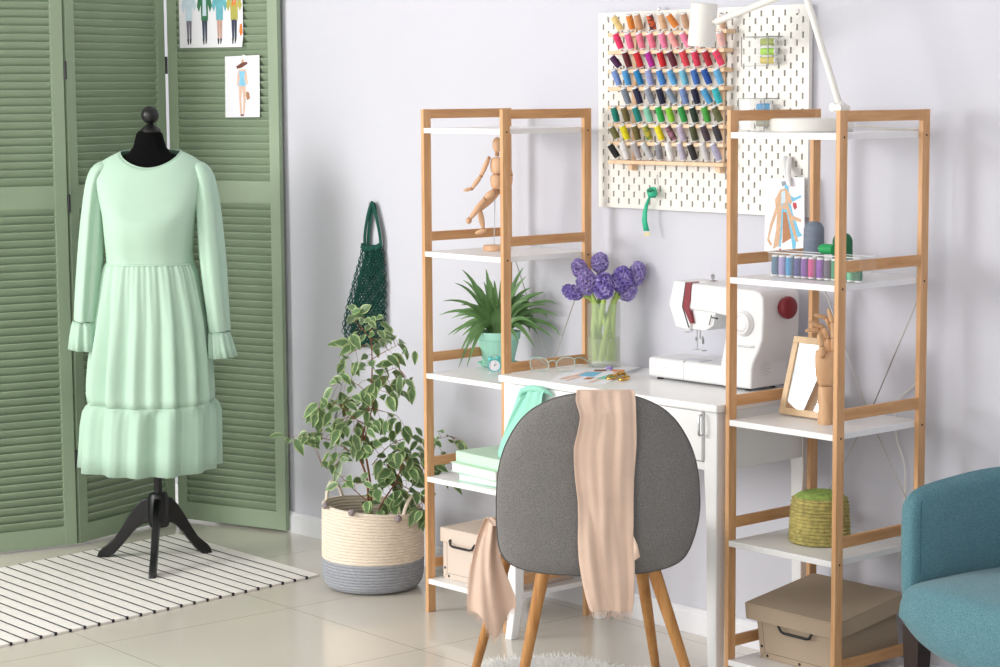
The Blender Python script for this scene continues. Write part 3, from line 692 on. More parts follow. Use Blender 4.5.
for r, (caps, bases, cols) in enumerate(rows):
    vs = [at_y(u, v, RY).z for u, v in bases]; zb = sorted(vs)[len(vs)//4]-.0015; zl.append(zb)
    xl = at_y(611, 160, RY).x; xr = at_y(726.5 if r else 729, 160, RY).x
    m = MB(); m.box((xl, RY-.013, zb-.011), (xr, PBY-.0065, zb)); m.build('ledge', PINEW, rk, smooth=0, bev=.0015)
for u in (634, 722):
    m = MB(); xc = at_y(u, 150, PBY-.005).x; m.box((xc-.009, PBY-.006, zl[-1]-.03), (xc+.009, PBY-.0008, zl[0]+.035))
    m.box((xc-.009, PBY-.022, zl[-1]-.027), (xc+.009, PBY-.0058, zl[-1]-.0112))
    m.build('upright_strip', PINEW, rk, smooth=0, bev=.001)
# spool prototype: base at origin, axis +z, length 1 unit = .047
def spool(name, label, cat, p0, p1, cmat, group, first, rad=.0094, L0=.047, corem=None):
    """first: dict holding the prototype per kind"""
    key = group.split()[0]+str(rad)
    if 'proto' not in first:
        t = thing('thread_spool', label, cat, (0, 0, 0), group=group)
        m = MB(); prof = [(0, 0.003), (rad*.93, .003)]
        for k in range(13): z = .0035 + (L0-.008)*k/12; prof.append((rad*(1+(.02 if k % 2 else -.015)) - (.0 if 1 < k < 11 else .0006), z))
        prof += [(rad*.9, L0-.0035), (0, L0-.0035)]
        m.lathe(prof, n=20); m.build('thread', cmat, t, smooth=60)
        m = MB(); m.lathe([(0, 0), (rad*.92, 0), (rad*.97, .0012), (rad*.94, .0034), (rad*.4, .0036)], n=20)
        m.build('spool_base', corem or WHITEP, t, smooth=50); m = MB(); m.lathe([(rad*.3, L0-.0036), (rad*.88, L0-.0036), (rad*.86, L0-.0006), (rad*.74, L0+.0004), (rad*.52, L0-.0002), (rad*.42, L0-.004), (0, L0-.004)], n=20)
        m.build('spool_cap', corem or WHITEP, t, smooth=50); first['proto'] = t
    else:
        t = copy_tree(first['proto']); t['label'] = label; t['group'] = group; t['category'] = cat
        set_mat(child(t, 'thread'), 0, cmat)
    d = Vector(p1)-Vector(p0); t.location = p0; t.scale = (1, 1, d.length/L0 if d.length > .01 else 1)
    t.rotation_euler = d.to_track_quat('Z', 'Y').to_euler()
    return t
FIRST = {}
bands = {}
for r, (caps, bases, cols) in enumerate(rows):
    for i, (cp, bs, cc) in enumerate(zip(caps, bases, cols)):
        nm, hx = cc.split(':')
        cm = mat('thread_'+nm.replace(' ', '_'), hx, .6, var=.10, vscale=30, bump=.3, bscale=300, stretch=(1, 1, 9))
        if 'mixed' in nm or 'mottled' in nm:
            rp = [n for n in cm.node_tree.nodes if n.type == 'VALTORGB'][0]; nz = [n for n in cm.node_tree.nodes if n.type == 'TEX_NOISE'][0]
            nz.inputs['Scale'].default_value = 45; mp_ = [n for n in cm.node_tree.nodes if n.type == 'MAPPING'][0]; mp_.inputs['Scale'].default_value = (1, 1, 3)
            c1, c2 = {'mixed orange and black': ('#2e2430', '#e3622a'), 'mottled green and yellow': ('#57803a', '#c9b53c'), 'mottled brown and pink': ('#43362c', '#b0748a')}[nm]
            rp.color_ramp.elements[0].color = lin(c1)+(1,); rp.color_ramp.elements[1].color = lin(c2)+(1,); rp.color_ramp.elements[0].position = .42; rp.color_ramp.elements[1].position = .58
        p0 = at_y(bs[0], bs[1], RY)
        ext = Vector((0, 0, 0))
        p1 = at_y(cp[0], cp[1], RY-.018)
        d = (p1-p0); p1 = p0 + d.normalized()*(d.length+.003)
        p0 = p0 - d.normalized()*.0
        # keep the foot above its ledge
        p0.z = max(p0.z, zl[r]+.004)
        k = i if len(cols) == 10 else (i+1 if len(cols) == 9 else (i if i < 7 else 9))
        end = ' at the left end' if i == 0 else (' at the right end' if i == len(cols)-1 else '')
        spool('s', f"{nm} thread spool, {ordn(i)} from left in rack row {ordn(r)} from top", 'thread spool', p0, p1, cm, "thread spools on the wooden rack", FIRST)
# the pegs themselves, one per spool, short wooden dowels behind the spools
m = MB()
for r, (caps, bases, cols) in enumerate(rows):
    for bs, cp in zip(bases, caps):
        p0 = at_y(bs[0], bs[1], RY); p1 = at_y(cp[0], cp[1], RY-.018); p0.z = max(p0.z, zl[r]+.004); d = (p1-p0).normalized()
        m.cyl(p0-d*.006, p0+d*.01, .0026, n=6)
m.build('peg', PINEW, rk)['kind'] = 'stuff'

# ------------------------------------------------------------------ measuring tape on a hook
h0 = py(657.8, 176, PBY+.001); h1 = py(657.8, 190, PBY-.004)
t = thing('wall_hook', 'thin white peg hook holding the mint tape measure below the thread rack', 'hook', h0)
m = MB(); m.tube([h0+Vector((0, .003, .003)), h0+Vector((0, -.003, .002)), h0+Vector((0, -.004, -.002)), h1, h1+Vector((0, -.012, -.003)), h1+Vector((0, -.030, -.002)), h1+Vector((0, -.036, .004))], .0010, 8); m.build('hook_wire', CHROME, t)
TAPE = mat('green_tape', '#35bf95', .5, var=.03); TAPED = mat('dark_tape_back', '#14564a', .5)
hc = h1+Vector((-.002, -.020, -.006))
tp = thing('measuring_tape', 'rolled mint green measuring tape hanging from the pegboard hook', 'measuring tape', hc)
m = MB(); rr = .0160; ax = Vector((0, 1, 0)); n = 80; w = .0085; AX = (RH*-.25 - FH*.50 + Vector((0, 0, .83))).normalized(); U1 = AX.cross(Vector((0, 0, 1))).normalized(); U2 = AX.cross(U1)
ra = []
for i in range(n+1):
    a_ = R(60) + i/n*6.6*math.pi; r_ = rr*(.70+.30*i/n)*.92; c_ = hc + (U1*math.cos(a_) + U2*math.sin(a_))*r_; ra.append((m.v(c_-AX*w), m.v(c_+AX*w)))
tail = [c_]
for k, (u, v) in enumerate(((650, 196), (646.8, 204), (645, 212), (644.5, 221), (646.5, 231))):
    p = py(u, v, hc.y+.002); tl_ = p; ww = ((ax*.5+Vector((.85, 0, 0))).normalized())*w*1.0 if k > 0 else ax*w
    ra.append((m.v(p-ww*(.5+.13*k)), m.v(p+ww*(.5+.13*k))))
for a_, b_ in zip(ra, ra[1:]): m.f([a_[0], a_[1], b_[1], b_[0]])
m.build('tape_ribbon', TAPE, tp, solid=.0007, smooth=60)
m = MB(); p = py(647, 232.5, hc.y+.002); ww = (ax*.5+Vector((.85, 0, 0))).normalized()*w
m.prism([(-1, 0), (1, 0), (1, -1), (-1, -1)], lambda a_, b_: p+ww*a_*.95+Vector((0, -.001, b_*.009)), lambda a_, b_: p+ww*a_*.95+Vector((0, .001, b_*.009))); m.build('tape_end', col_mat('brass_cream', '#e8d9a6', .4), tp, label='cream metal tape end')

# ------------------------------------------------------------------ clear cups with spools, hung on the board
def cup(u0, u1, v0, v1, label, spools, card):
    dep = .058
    a_ = py(u0, (v0+v1)/2, PBY-dep); b_ = py(u1, (v0+v1)/2, PBY-dep)
    z1 = py((u0+u1)/2, v0, PBY-dep).z; z0 = py((u0+u1)/2, v1, PBY-dep).z
    x0, x1 = a_.x, b_.x; y0, y1 = PBY-dep, PBY-.002; th = .0015
    t = thing('storage_cup', label, 'storage box', ((x0+x1)/2, (y0+y1)/2, z0))
    m = MB(); m.box((x0, y0, z0), (x1, y1, z0+th)); m.box((x0, y0, z0+th), (x1, y0+th, z1)); m.box((x0, y1-th, z0+th), (x1, y1, z1)); m.box((x0, y0+th, z0+th), (x0+th, y1-th, z1)); m.box((x1-th, y0+th, z0+th), (x1, y1-th, z1))
    m.build('clear_shell', CLEAR, t, smooth=0)
    m = MB(); e = .0012
    for (p, q_) in (((x0-e, y0-e, z1), (x1+e, y0+th, z1+.002)), ((x0-e, y1-th, z1), (x1+e, y1, z1+.002)), ((x0-e, y0+th, z1), (x0+th, y1-th, z1+.002)), ((x1-th, y0+th, z1), (x1+e, y1-th, z1+.002))): m.box(p, q_)
    for xe in (x0-e, x1-.0008): m.box((xe, y0-e, z0), (xe+.002, y0+.0008, z1))  # grey rim and edge strips imitate the dark refraction in clear edges
    m.box((x0-e, y0-e, z0-.001), (x1+e, y0+.0008, z0+.0008))
    m.build('rim', col_mat('refraction_grey_rim', '#8d918f', .3), t, smooth=0)
    if card:
        m = MB(); m.box((x0+.004, y0+.0045, z0+.006), (lerp(x0, x1, card), y0+.0055, z1-.004)); m.build('insert_card', PAPER, t, smooth=0)
    n = len(spools)
    for k, (nm, hx) in enumerate(spools):
        zc = lerp(z1, z0, (k+.5)/n); xs_ = lerp(x0, x1, .50) + (.006 if k == 0 else 0)
        cm = mat('thread_'+nm.replace(' ', '_'), hx, .6, var=.08, vscale=30, bump=.3, bscale=300, stretch=(1, 1, 9))
        p0 = Vector((xs_, y0+.040, max(zc, z0+.0145))); 
        spool('s', f"{nm} thread spool lying inside the {'upper' if n == 3 else 'lower'} clear cup on the pegboard", 'thread spool', Vector((x1-.004, y0+.036, p0.z)), Vector((x1-.004-.043, y0+.022, p0.z)), cm, 'thread spools in the clear cups', FIRST)
cup(741.5, 768, 37, 66, 'clear plastic cup of green and yellow spools on the upper pegboard', [('moss green', '#a3b14c'), ('neon lime', '#a5dd35'), ('pale gold', '#dccb62')], 0)
cup(738.5, 764, 99, 131, 'clear plastic cup with white card and blue spool, low on the pegboard', [('cornflower blue', '#3f97cc'), ('greenish grey', '#9a9a86')], .42)

# ------------------------------------------------------------------ sketch clipped to the board edge
ctr = [at_y(765.5, 178.5, PBY-.024), at_y(804.5, 177, PBY-.024), at_y(804.5, 252, PBY-.035), at_y(764.5, 256, PBY-.035)]
fg = [('hair', [(.42, .05), (.54, .04), (.55, .10), (.44, .11)]), ('cyan', [(.52, .08), (.60, .12), (.62, .22), (.74, .27), (.92, .24), (.92, .27), (.80, .30), (.66, .33), (.70, .45), (.88, .72), (.95, .78), (.80, .80), (.70, .66), (.80, .85), (.78, .97), (.72, .96), (.66, .72), (.50, .42), (.46, .60), (.42, .90), (.36, .90), (.40, .60), (.42, .38)]),
      ('tan', [(.40, .15), (.55, .14), (.64, .22), (.70, .33), (.64, .36), (.60, .30), (.60, .36), (.70, .50), (.92, .56), (.92, .60), (.72, .56), (.78, .70), (.86, .86), (.78, .84), (.64, .58), (.56, .42), (.44, .40), (.42, .62), (.38, .88), (.22, .92), (.30, .66), (.32, .45), (.20, .62), (.12, .78), (.20, .86), (.16, .88), (.07, .80), (.14, .60), (.28, .38), (.26, .28)]),
      ('rust', [(.47, .44), (.56, .46), (.68, .80), (.46, .86)]), ('paleblue', [(.42, .18), (.52, .17), (.53, .32), (.42, .34)]), ('redink', [(.72, .33), (.80, .34), (.82, .40), (.76, .43), (.72, .38)]), ('redink', [(.38, .93), (.42, .92), (.43, .97), (.38, .97)])]
sk3, P3, n3 = sketch_sheet('fashion_sketch', 'white sheet with a figure in tan coat and blue trousers, clipped to the pegboard', 'drawing', ctr, fg, curl=.002)
cl = thing('peg_clip', 'white plastic clip holding the tan coat sketch on the pegboard', 'clip', py(789, 165))
a0 = py(787.5, 157, PBY-.006); b0 = py(789.5, 186, PBY-.036)
m = MB(); 
for k, off in ((0, -.006), (1, .006)):
    pts = [a0.lerp(b0, s)+Vector((off*(1-s)*.8*1.3+off*.3, -.006*math.sin(s*3.14), 0)) for s in (0, .15, .35, .6, .85, 1)]
    m.tube(pts, [.0055, .0075, .0075, .0065, .0055, .004], 10)
m.tube([py(788, 160, PBY+.004), a0+Vector((0, 0, -.006))], .003, 8)
m.build('clip_body', WHITEP, cl)
# ------------------------------------------------------------------ desk lamp on the right unit
LY = Y1+.165
zt_ = ZS[0]
bc = at_y(811.5, 125, LY); bc.z = zt_
lp = thing('desk_lamp', 'white jointed desk lamp standing on top of the right shelf unit', 'lamp', bc)
m = MB(); m.lathe([(0, 0), (.099, 0), (.102, .003), (.102, .027), (.099, .0315), (.094, .0325), (0, .0325)], c=bc, n=64); m.build('lamp_base', WHITEM, lp)
jp = at_y(840.5, 108, LY); 
m = MB(); m.cyl((jp.x, LY, bc.z+.0325), (jp.x, LY, jp.z-.006), .009, n=16); m.ball(jp, .0165, n=20, m=14); m.cyl(jp+Vector((-.012, -.016, .002)), jp+Vector((-.012, .016, .002)), .0105, n=20); m.cyl(jp+Vector((.008, -.018, 0)), jp+Vector((.008, .018, 0)), .008, n=20); m.build('lower_joint', WHITEM, lp)
el = at_y(803.5, -13, LY)
m = MB(); m.cyl(jp, el, .0086, n=16); m.build('lower_arm', WHITEM, lp)
m = MB(); m.ball(el, .012); m.cyl(el+Vector((0, -.014, 0)), el+Vector((0, .014, 0)), .010, n=20); m.build('elbow_joint', WHITEM, lp)
sA = at_y(717, 21.5, LY)
m = MB(); m.cyl(el, sA, .0088, n=16); m.build('upper_arm', WHITEM, lp)
s1 = at_y(704.7, 3, LY); s0 = at_y(701.2, 46, LY); ax_ = (s0-s1); Ls = ax_.length
X = Matrix.Translation(s1) @ ax_.to_track_quat('Z', 'Y').to_matrix().to_4x4()
m = MB(); m.lathe([(0, .0), (.0315, 0), (.0345, .003), (.0352, Ls-.002), (.0352, Ls), (.0335, Ls), (.0328, .005), (0, .0045)], n=48, X=X); sh = m.build('lamp_shade', WHITEM, lp)
m = MB(); X2 = Matrix.Translation(sA); m.ball(sA+Vector((.003, 0, 0)), .010); m.cyl(s1.lerp(s0, .45), sA, .005, n=12); m.build('shade_joint', WHITEM, lp)
m = MB(); m.ball(s1.lerp(s0, .62), .017); m.build('bulb', col_mat('frosted_bulb', '#f4f0e6', .4), sh)
cb = spline([Vector((bc.x+.098, LY+.02, zt_+.012)), Vector((bc.x+.125, LY+.05, zt_+.013)), Vector((bc.x+.15, LY+.10, zt_+.006)), Vector((bc.x+.19, LY+.15, zt_+.004)), Vector((X1+UW-.030, Y1+UD-.012, zt_+.003)), Vector((X1+UW-.030, UD+Y1+.008, zt_-.01)), Vector((X1+UW-.030, UD+Y1+.012, zt_-.14)), Vector((X1+UW-.030, UD+Y1+.012, zt_-.3))], 6)
m = MB(); m.tube(cb, .0024, 8); m.build('power_cord', CORD, lp)
# thin cord between the back posts further down
c1 = [at_y(u, v, WY-.02) for u, v in ((922, 352), (917, 378), (913, 386), (901, 397), (896, 405), (895, 420), (897, 440), (905, 470), (903, 520), (898, 560))]
pts = spline(c1, 6); m = MB(); m.tube(pts, .0022, 8); o = m.build('hanging_cord', CORD, loc=c1[-1]); tagp(o, 'thin white cable hanging down the wall behind the right shelf unit', 'cable')

# ------------------------------------------------------------------ sewing machine
a = at_z(647.5, 376.5, TZ+.006); b = at_z(751, 389.5, TZ+.006); MY = (a.y+b.y)/2; 
if MY > .205: MY = .205
SD = TY1-.012-MY
def S(u, v, y=MY): return at_y(u, v, y)
zf = TZ+.006
sm = thing('sewing_machine', 'white sewing machine with dark red stripe and knob on the white table', 'sewing machine', (S(700, 380).x, MY+.07, TZ))
D = SD
def body(pix, y0, y1, name, mt, bev=.004, **k):
    m = MB(); P2 = [(S(u, v).x, S(u, v).z) for u, v in pix]
    m.prism(P2, lambda x, z: (x, y0, z), lambda x, z: (x, y1, z)); return m.build(name, mt, sm, smooth=35, bev=bev, bseg=4, **k)
def zfix(pts): return pts
# free arm / base
xb0 = S(647.5, 370).x; xb1 = S(752, 380).x; zt0 = S(647.5, 356.5).z
m = MB(); m.box((xb0, MY, zf), (xb1-.03, MY+D-.01, zt0)); m.build('base', WHITEP, sm, smooth=35, bev=.010, bseg=5)
m = MB(); gx = S(683.5, 365).x; m.box((gx-.0006, MY-.0004, zf+.004), (gx+.0006, MY+D*.6, zt0+.0003)); m.build('tray_seam', col_mat('seam_grey', '#bcbabc', .6), sm, smooth=0)
# column + arm + head
xk0 = S(669, 300).x; zk = {k: S(700, k).z for k in (280,)}
col_pix = [(720.5, 364), (724, 345), (727.5, 325), (728.5, 316.5), (713, 313.2), (690, 309.5), (690, 283.2), (740, 288.8), (755, 290.5), (761, 293.5), (763.3, 299), (763.6, 315), (762.5, 340), (758.5, 352), (753.5, 362), (751.6, 370), (751.2, 389.4), (722, 386)]
body(col_pix, MY-.0006, MY+D, 'column_and_arm', WHITEP, bev=.006)
head_pix = [(674, 280.5), (669, 304), (676, 327.2), (689, 330.4), (690.8, 329), (690.8, 283.2), (684, 281.6)]
body(head_pix, MY-.002, MY+D*.72, 'head_cover', WHITEP, bev=.005)
lowpix = [(690.3, 309), (690.3, 329.6), (704, 330.8), (711.5, 326.5), (714.2, 313.0)]
body(lowpix, MY+.006, MY+D*.6, 'needle_housing', WHITEP, bev=.003)
body([(687, 282.2), (683.7, 306.5), (690.7, 323.3), (693.6, 323.2), (690, 307), (692.2, 283.3)], MY-.0035, MY+D*.725, 'red_stripe', RED, bev=.0006)
body([(686.0, 282.2), (682.6, 306.5), (689.0, 327.5), (690.0, 327.5), (683.8, 306.5), (687.2, 282.4)], MY-.003, MY+D*.722, 'dark_gap', BLACKP, bev=0)
# dial on the front
dc = S(743.5, 323.5, MY-.003); DX = Matrix.Translation(dc) @ Matrix.Rotation(R(90), 4, 'X')
m = MB(); m.lathe([(0, .012), (.024, .012), (.0275, .0105), (.029, .006), (.032, .004), (.034, 0), (.034, -.004)], n=48, X=DX); dial = m.build('stitch_dial', WHITEP, sm)
m = MB()
for k in range(24):
    a_ = k/24*2*math.pi; Y = DX @ Matrix.Rotation(a_, 4, 'Z') @ Matrix.Translation((.019 if k % 2 else .0205, 0, .0121)); m.box((-.0022, -.0005, -.0002), (.0022, .0005, .0004), X=Y)
m.build('dial_marks', col_mat('grey_print', '#9a9aa0', .6), dial, smooth=0)
p = S(745.5, 346, MY-.001); m = MB(); m.box((p.x-.026, MY-.004, p.z-.004), (p.x+.030, MY, p.z+.004)); m.build('reverse_slot', WHITEP, sm, smooth=0, bev=.0015)
m = MB(); m.box((p.x-.02, MY-.009, p.z-.002), (p.x+.026, MY-.004, p.z+.0012)); m.build('reverse_lever', CHROME, sm, smooth=0, bev=.0008)
# hand wheel on the right side
def Sx(u, v): return at_x(u, v, S(763, 310).x)
XW = S(763.4, 310).x; wc = Vector((XW, MY+D*.55, at_x(786, 307, XW).z))
WX = Matrix.Translation(wc) @ Matrix.Rotation(R(90), 4, 'Y')
m = MB(); m.lathe([(.020, -.004), (.0235, .0), (.026, .003), (.027, .008)], n=40, X=WX); m.lathe([(.0, .026), (.022, .026), (.0275, .023), (.0295, .018), (.0295, .010), (.027, .006), (.020, .004)], n=48, X=WX, fn=lambda x, y, z, a_: (x*(1+.012*(math.sin(24*a_))), y*(1+.012*math.sin(24*a_)), z))
m.build('hand_wheel', RED, sm, label='dark red ribbed hand wheel')
# speaker dots and small port on the side
m = MB(); q0 = at_x(765, 369, S(753, 369).x+.0022)
for r_, n_ in ((0, 1), (.006, 6), (.012, 10), (.018, 12)):
    for k in range(n_):
        a_ = k/max(n_, 1)*6.283; m.cyl((q0.x-.001, q0.y+r_*math.cos(a_)+.002, q0.z+r_*math.sin(a_)), (q0.x+.0004, q0.y+r_*math.cos(a_)+.002, q0.z+r_*math.sin(a_)), .0009, n=6)
m.build('vent_dots', col_mat('vent_grey', '#9c9698', .8), sm)['kind'] = 'stuff'
# needle, presser foot, levers, thread guide
nb = lambda u, v, dy=.03: S(u, v, MY+dy)
m = MB(); m.cyl(nb(697, 329), nb(697.5, 350), .0016, n=8); m.box(nb(695.2, 339)-Vector((.003, .003, .004)), nb(695.2, 339)+Vector((.004, .003, .005))); m.build('needle_bar', CHROME, sm)
m = MB(); m.cyl(nb(700, 329), nb(700, 344), .0022, n=10); m.box(nb(701.5, 342)-Vector((.006, .004, .005)), nb(701.5, 342)+Vector((.006, .004, .009))); m.ball(nb(702.5, 337.5), .0035); a_ = nb(694, 349.8, .03); b_ = nb(703, 347, .03); m.box((a_.x-.008, a_.y-.006, a_.z-.001), (b_.x+.004, b_.y+.010, a_.z+.0015)); m.build('presser_foot', CHROME, sm)
m = MB(); pz = zt0; x0 = S(676, 352).x; m.box((x0+.005, MY+.012, pz-.001), (x0+.075, MY+.062, pz+.0012)); m.build('needle_plate', CHROME, sm, smooth=0, bev=.0006)
m = MB(); a_ = S(711.5, 315, MY-.001); b_ = S(709, 325, MY+.003); m.tube([a_, b_], [.0012, .0012], 6); m.tube([S(711.5, 317.5, MY+.0), S(717, 318.5, MY-.02)], .0017, 8); m.ball(S(717, 318.5, MY-.02), .0028); m.build('foot_lifter', BLACKP, sm)
m = MB(); a_ = S(686, 331, MY+.01); m.tube([S(693, 330.5, MY+.02), S(688, 332.3, MY+.012), S(684.5, 332.3, MY+.012), S(688, 331.6, MY+.01)], .0013, 8); m.build('thread_guide', CHROME, sm)
m = MB(); q0 = S(713, 284, MY+.07); tz_ = S(700, 283.5).z
m.cyl((q0.x, q0.y, tz_-.003), (q0.x, q0.y, tz_+.012), .002, n=8); m.lathe([(0, .010), (.005, .010), (.006, .012), (.005, .014), (.0035, .016), (.006, .019), (.003, .022), (0, .022)], c=(q0.x, q0.y, tz_-.002), n=16); m.build('bobbin_tension_disc', CHROME, sm)
m = MB(); q0 = S(706, 283, MY+.05); m.lathe([(0, .004), (.010, .004), (.018, .001), (.024, -.006)], c=(q0.x, q0.y, tz_+.0), n=24); m.build('top_bump', WHITEP, sm)
m = MB()
for u, v in ((652, 366), (665, 367.5), (678, 369)):
    q0 = S(u, v); m.cyl((q0.x, MY-.0005, q0.z), (q0.x, MY+.001, q0.z), .0014, n=8)
m.build('front_dimple', col_mat('seam_grey', '#bcbabc', .6), sm)
m = MB()
for x_, y_ in ((xb0+.03, MY+.02), (xb1-.03, MY+.02), (xb0+.03, MY+D-.03), (xb1-.03, MY+D-.03)): m.cyl((x_, y_, TZ+.0002), (x_, y_, TZ+.0075), .009, n=14)
m.build('rubber_feet', BLACKP, sm)

# ------------------------------------------------------------------ glass vase with hyacinths
VC = at_y(604, 350, .285); VO = (VC.x, VC.y); VR = .0475
vs = thing('glass_vase', 'clear glass cylinder vase of hyacinths on the left end of the white table', 'vase', (VO[0], VO[1], TZ))
ztop = at_v(604, 302, VO).z; zw = at_v(604, 337.5, VO).z; c = (VO[0], VO[1], TZ)
m = MB(); H = ztop-TZ; m.lathe([(0, 0), (VR-.002, 0), (VR, .002), (VR, H-.001), (VR-.001, H), (VR-.0025, H-.001), (VR-.0025, .012), (VR-.005, .009), (0, .009)], c=c, n=64); m.build('vase_body', GLASS, vs)
m = MB(); m.lathe([(0, .0094), (VR-.0055, .0094), (VR-.0029, .0124), (VR-.0029, zw-TZ), (0, zw-TZ)], c=c, n=48); m.build('water', WATER, vs)
heads = [(572.5, 292.3, .0125, .0195, 70, 0, -.018), (579.5, 268.5, .014, .018, 25, 1, .01), (586.5, 281.5, .019, .0255, 8, 1, -.022), (600, 262.8, .0155, .0195, 0, 3, .015), (603.6, 286, .020, .027, 0, 0, -.030), (622, 279.5, .020, .026, -12, 0, -.01), (636.8, 274, .0155, .024, -18, 3, .012), (628, 292, .014, .018, -40, 3, -.005)]
def vv(u, v, d=0): return at_v(u, v, VO, d)
rnd = random.Random(5)
hl = ['deep violet hyacinth leaning far left over the vase rim', 'lilac hyacinth at the upper left of the vase bouquet', 'large pale lilac hyacinth left of the bouquet centre', 'small pale hyacinth at the top of the bouquet', 'violet hyacinth in front at the bouquet centre', 'dark violet hyacinth right of the bouquet centre', 'pale lilac hyacinth leaning farthest right in the vase', 'small lilac hyacinth low on the right vase rim']
for k, (u, v, rx, rz, tilt, pm, d) in enumerate(heads):
    rx *= 1.8; rz *= 1.65
    cpos = vv(u, v, d); an = 2*math.pi*k/8+.4; foot = Vector((VO[0], VO[1], TZ+.018)) + Vector((math.cos(an), math.sin(an), 0))*.026*(-1 if k % 2 else 1)
    t = thing('hyacinth', hl[k], 'flower', foot, group='hyacinths in the glass vase')
    axis = (RH*(-math.sin(R(tilt))) + Vector((0, 0, 1))*math.cos(R(tilt))).normalized()
    # stalk stays inside the glass until the rim
    rimp = Vector((VO[0], VO[1], ztop+.002)); dd = (cpos-axis*rz*.6)-rimp; dd.z = 0
    if dd.length > VR*.62: dd = dd.normalized()*VR*.62
    rimp += dd
    mid = foot.lerp(rimp, .5) + Vector((math.sin(an*3)*.012, math.cos(an*2)*.012, 0))
    rr_ = Vector((mid.x-VO[0], mid.y-VO[1], 0))
    if rr_.length > .030: mid -= rr_.normalized()*(rr_.length-.030)
    pts = spline([foot, mid, rimp, cpos-axis*rz*.2, cpos+axis*rz*.7], 5)
    m = MB(); m.tube(pts, [.0080 if i < 11 else .0056 for i in range(len(pts)-1)]+[.002], 8); m.build('stalk', STALK, t)
    m = MB(); Q = axis.to_track_quat('Z', 'Y').to_matrix(); nb_ = 62
    for i in range(nb_):
        ph = math.acos(1-2*(i+.5)/nb_); th = i*2.39996
        nrm = Vector((math.sin(ph)*math.cos(th), math.sin(ph)*math.sin(th), math.cos(ph)))
        p = cpos + Q @ Vector((nrm.x*rx*.72, nrm.y*rx*.72, nrm.z*rz*.8)); nw = (Q @ Vector((nrm.x/rx, nrm.y/rx, nrm.z/rz))).normalized()
        nw = (nw + Vector((rnd.uniform(-.35, .35), rnd.uniform(-.35, .35), rnd.uniform(-.35, .35)))).normalized(); u_ = nw.orthogonal().normalized(); w_ = nw.cross(u_); sp_ = rnd.random()*6.28
        pr = rnd.uniform(.0105, .0135)
        m.tube([p-nw*.006, p+nw*.001], [.0022, .003], 5, cap=False)
        for q_ in range(6):
            a_ = sp_ + q_*math.pi/3; e_ = u_*math.cos(a_)+w_*math.sin(a_); f_ = u_*math.cos(a_+1.57)+w_*math.sin(a_+1.57)
            cl_ = rnd.uniform(-.3, .9); m.f([m.v(p+e_*.001-nw*.002), m.v(p+e_*pr*.5+f_*.0042+nw*.0036), m.v(p+e_*pr+nw*.004*cl_), m.v(p+e_*pr*.5-f_*.0042+nw*.0030)], i % 2 if i % 3 else 0)
    m.build('blossom', [PURP[pm], PURP[(3, 3, 0, 1)[pm]]], t, smooth=0)
fl = at_z(609.3, 369, TZ+.006)
t = thing('fallen_floret', 'single purple hyacinth floret lying on the table before the vase', 'flower', (fl.x, fl.y, TZ))
m = MB()
for k in range(9):
    a_ = k*2.4; p = Vector((fl.x, fl.y, TZ+.0055)) + Vector((math.cos(a_)*.006, math.sin(a_)*.006, .002*(k % 3)+.001)); m.ball(p, .0042, .0034, .0042, n=8, m=6)
m.build('petals', PURP[1], t)

# ------------------------------------------------------------------ things on the table
def pt(u, v, h=0): return at_z(u, v, TZ+h)
cs = [pt(576, 368.0, .0006), pt(630, 369.0, .0006), pt(606, 384, .0006), pt(549.5, 381, .0006)]
fg = [('skin', [(.30, .25), (.60, .22), (.62, .30), (.40, .42), (.22, .80), (.12, .88), (.10, .78), (.24, .50)]), ('cyan', [(.34, .30), (.62, .28), (.60, .60), (.30, .58)]), ('skin', [(.42, .62), (.30, .95), (.24, .95), (.34, .62)]), ('rust', [(.52, .66), (.66, .66), (.62, .80), (.50, .80)]), ('brown', [(.40, .12), (.62, .10), (.64, .2), (.44, .24)]),
      ('mintink', [(.80, .42), (1.0, .40), (.98, .72), (.70, .74)]), ('skin', [(.78, .20), (.96, .16), (.98, .30), (.84, .34)]), ('orange', [(.72, .10), (.95, .08), (.95, .16), (.76, .2)]), ('skin', [(.74, .76), (.82, .76), (.74, .98), (.66, .98)])]
sketch_sheet('fashion_sketch', 'white fashion sketch sheet lying flat on the table before the vase', 'drawing', cs, fg)
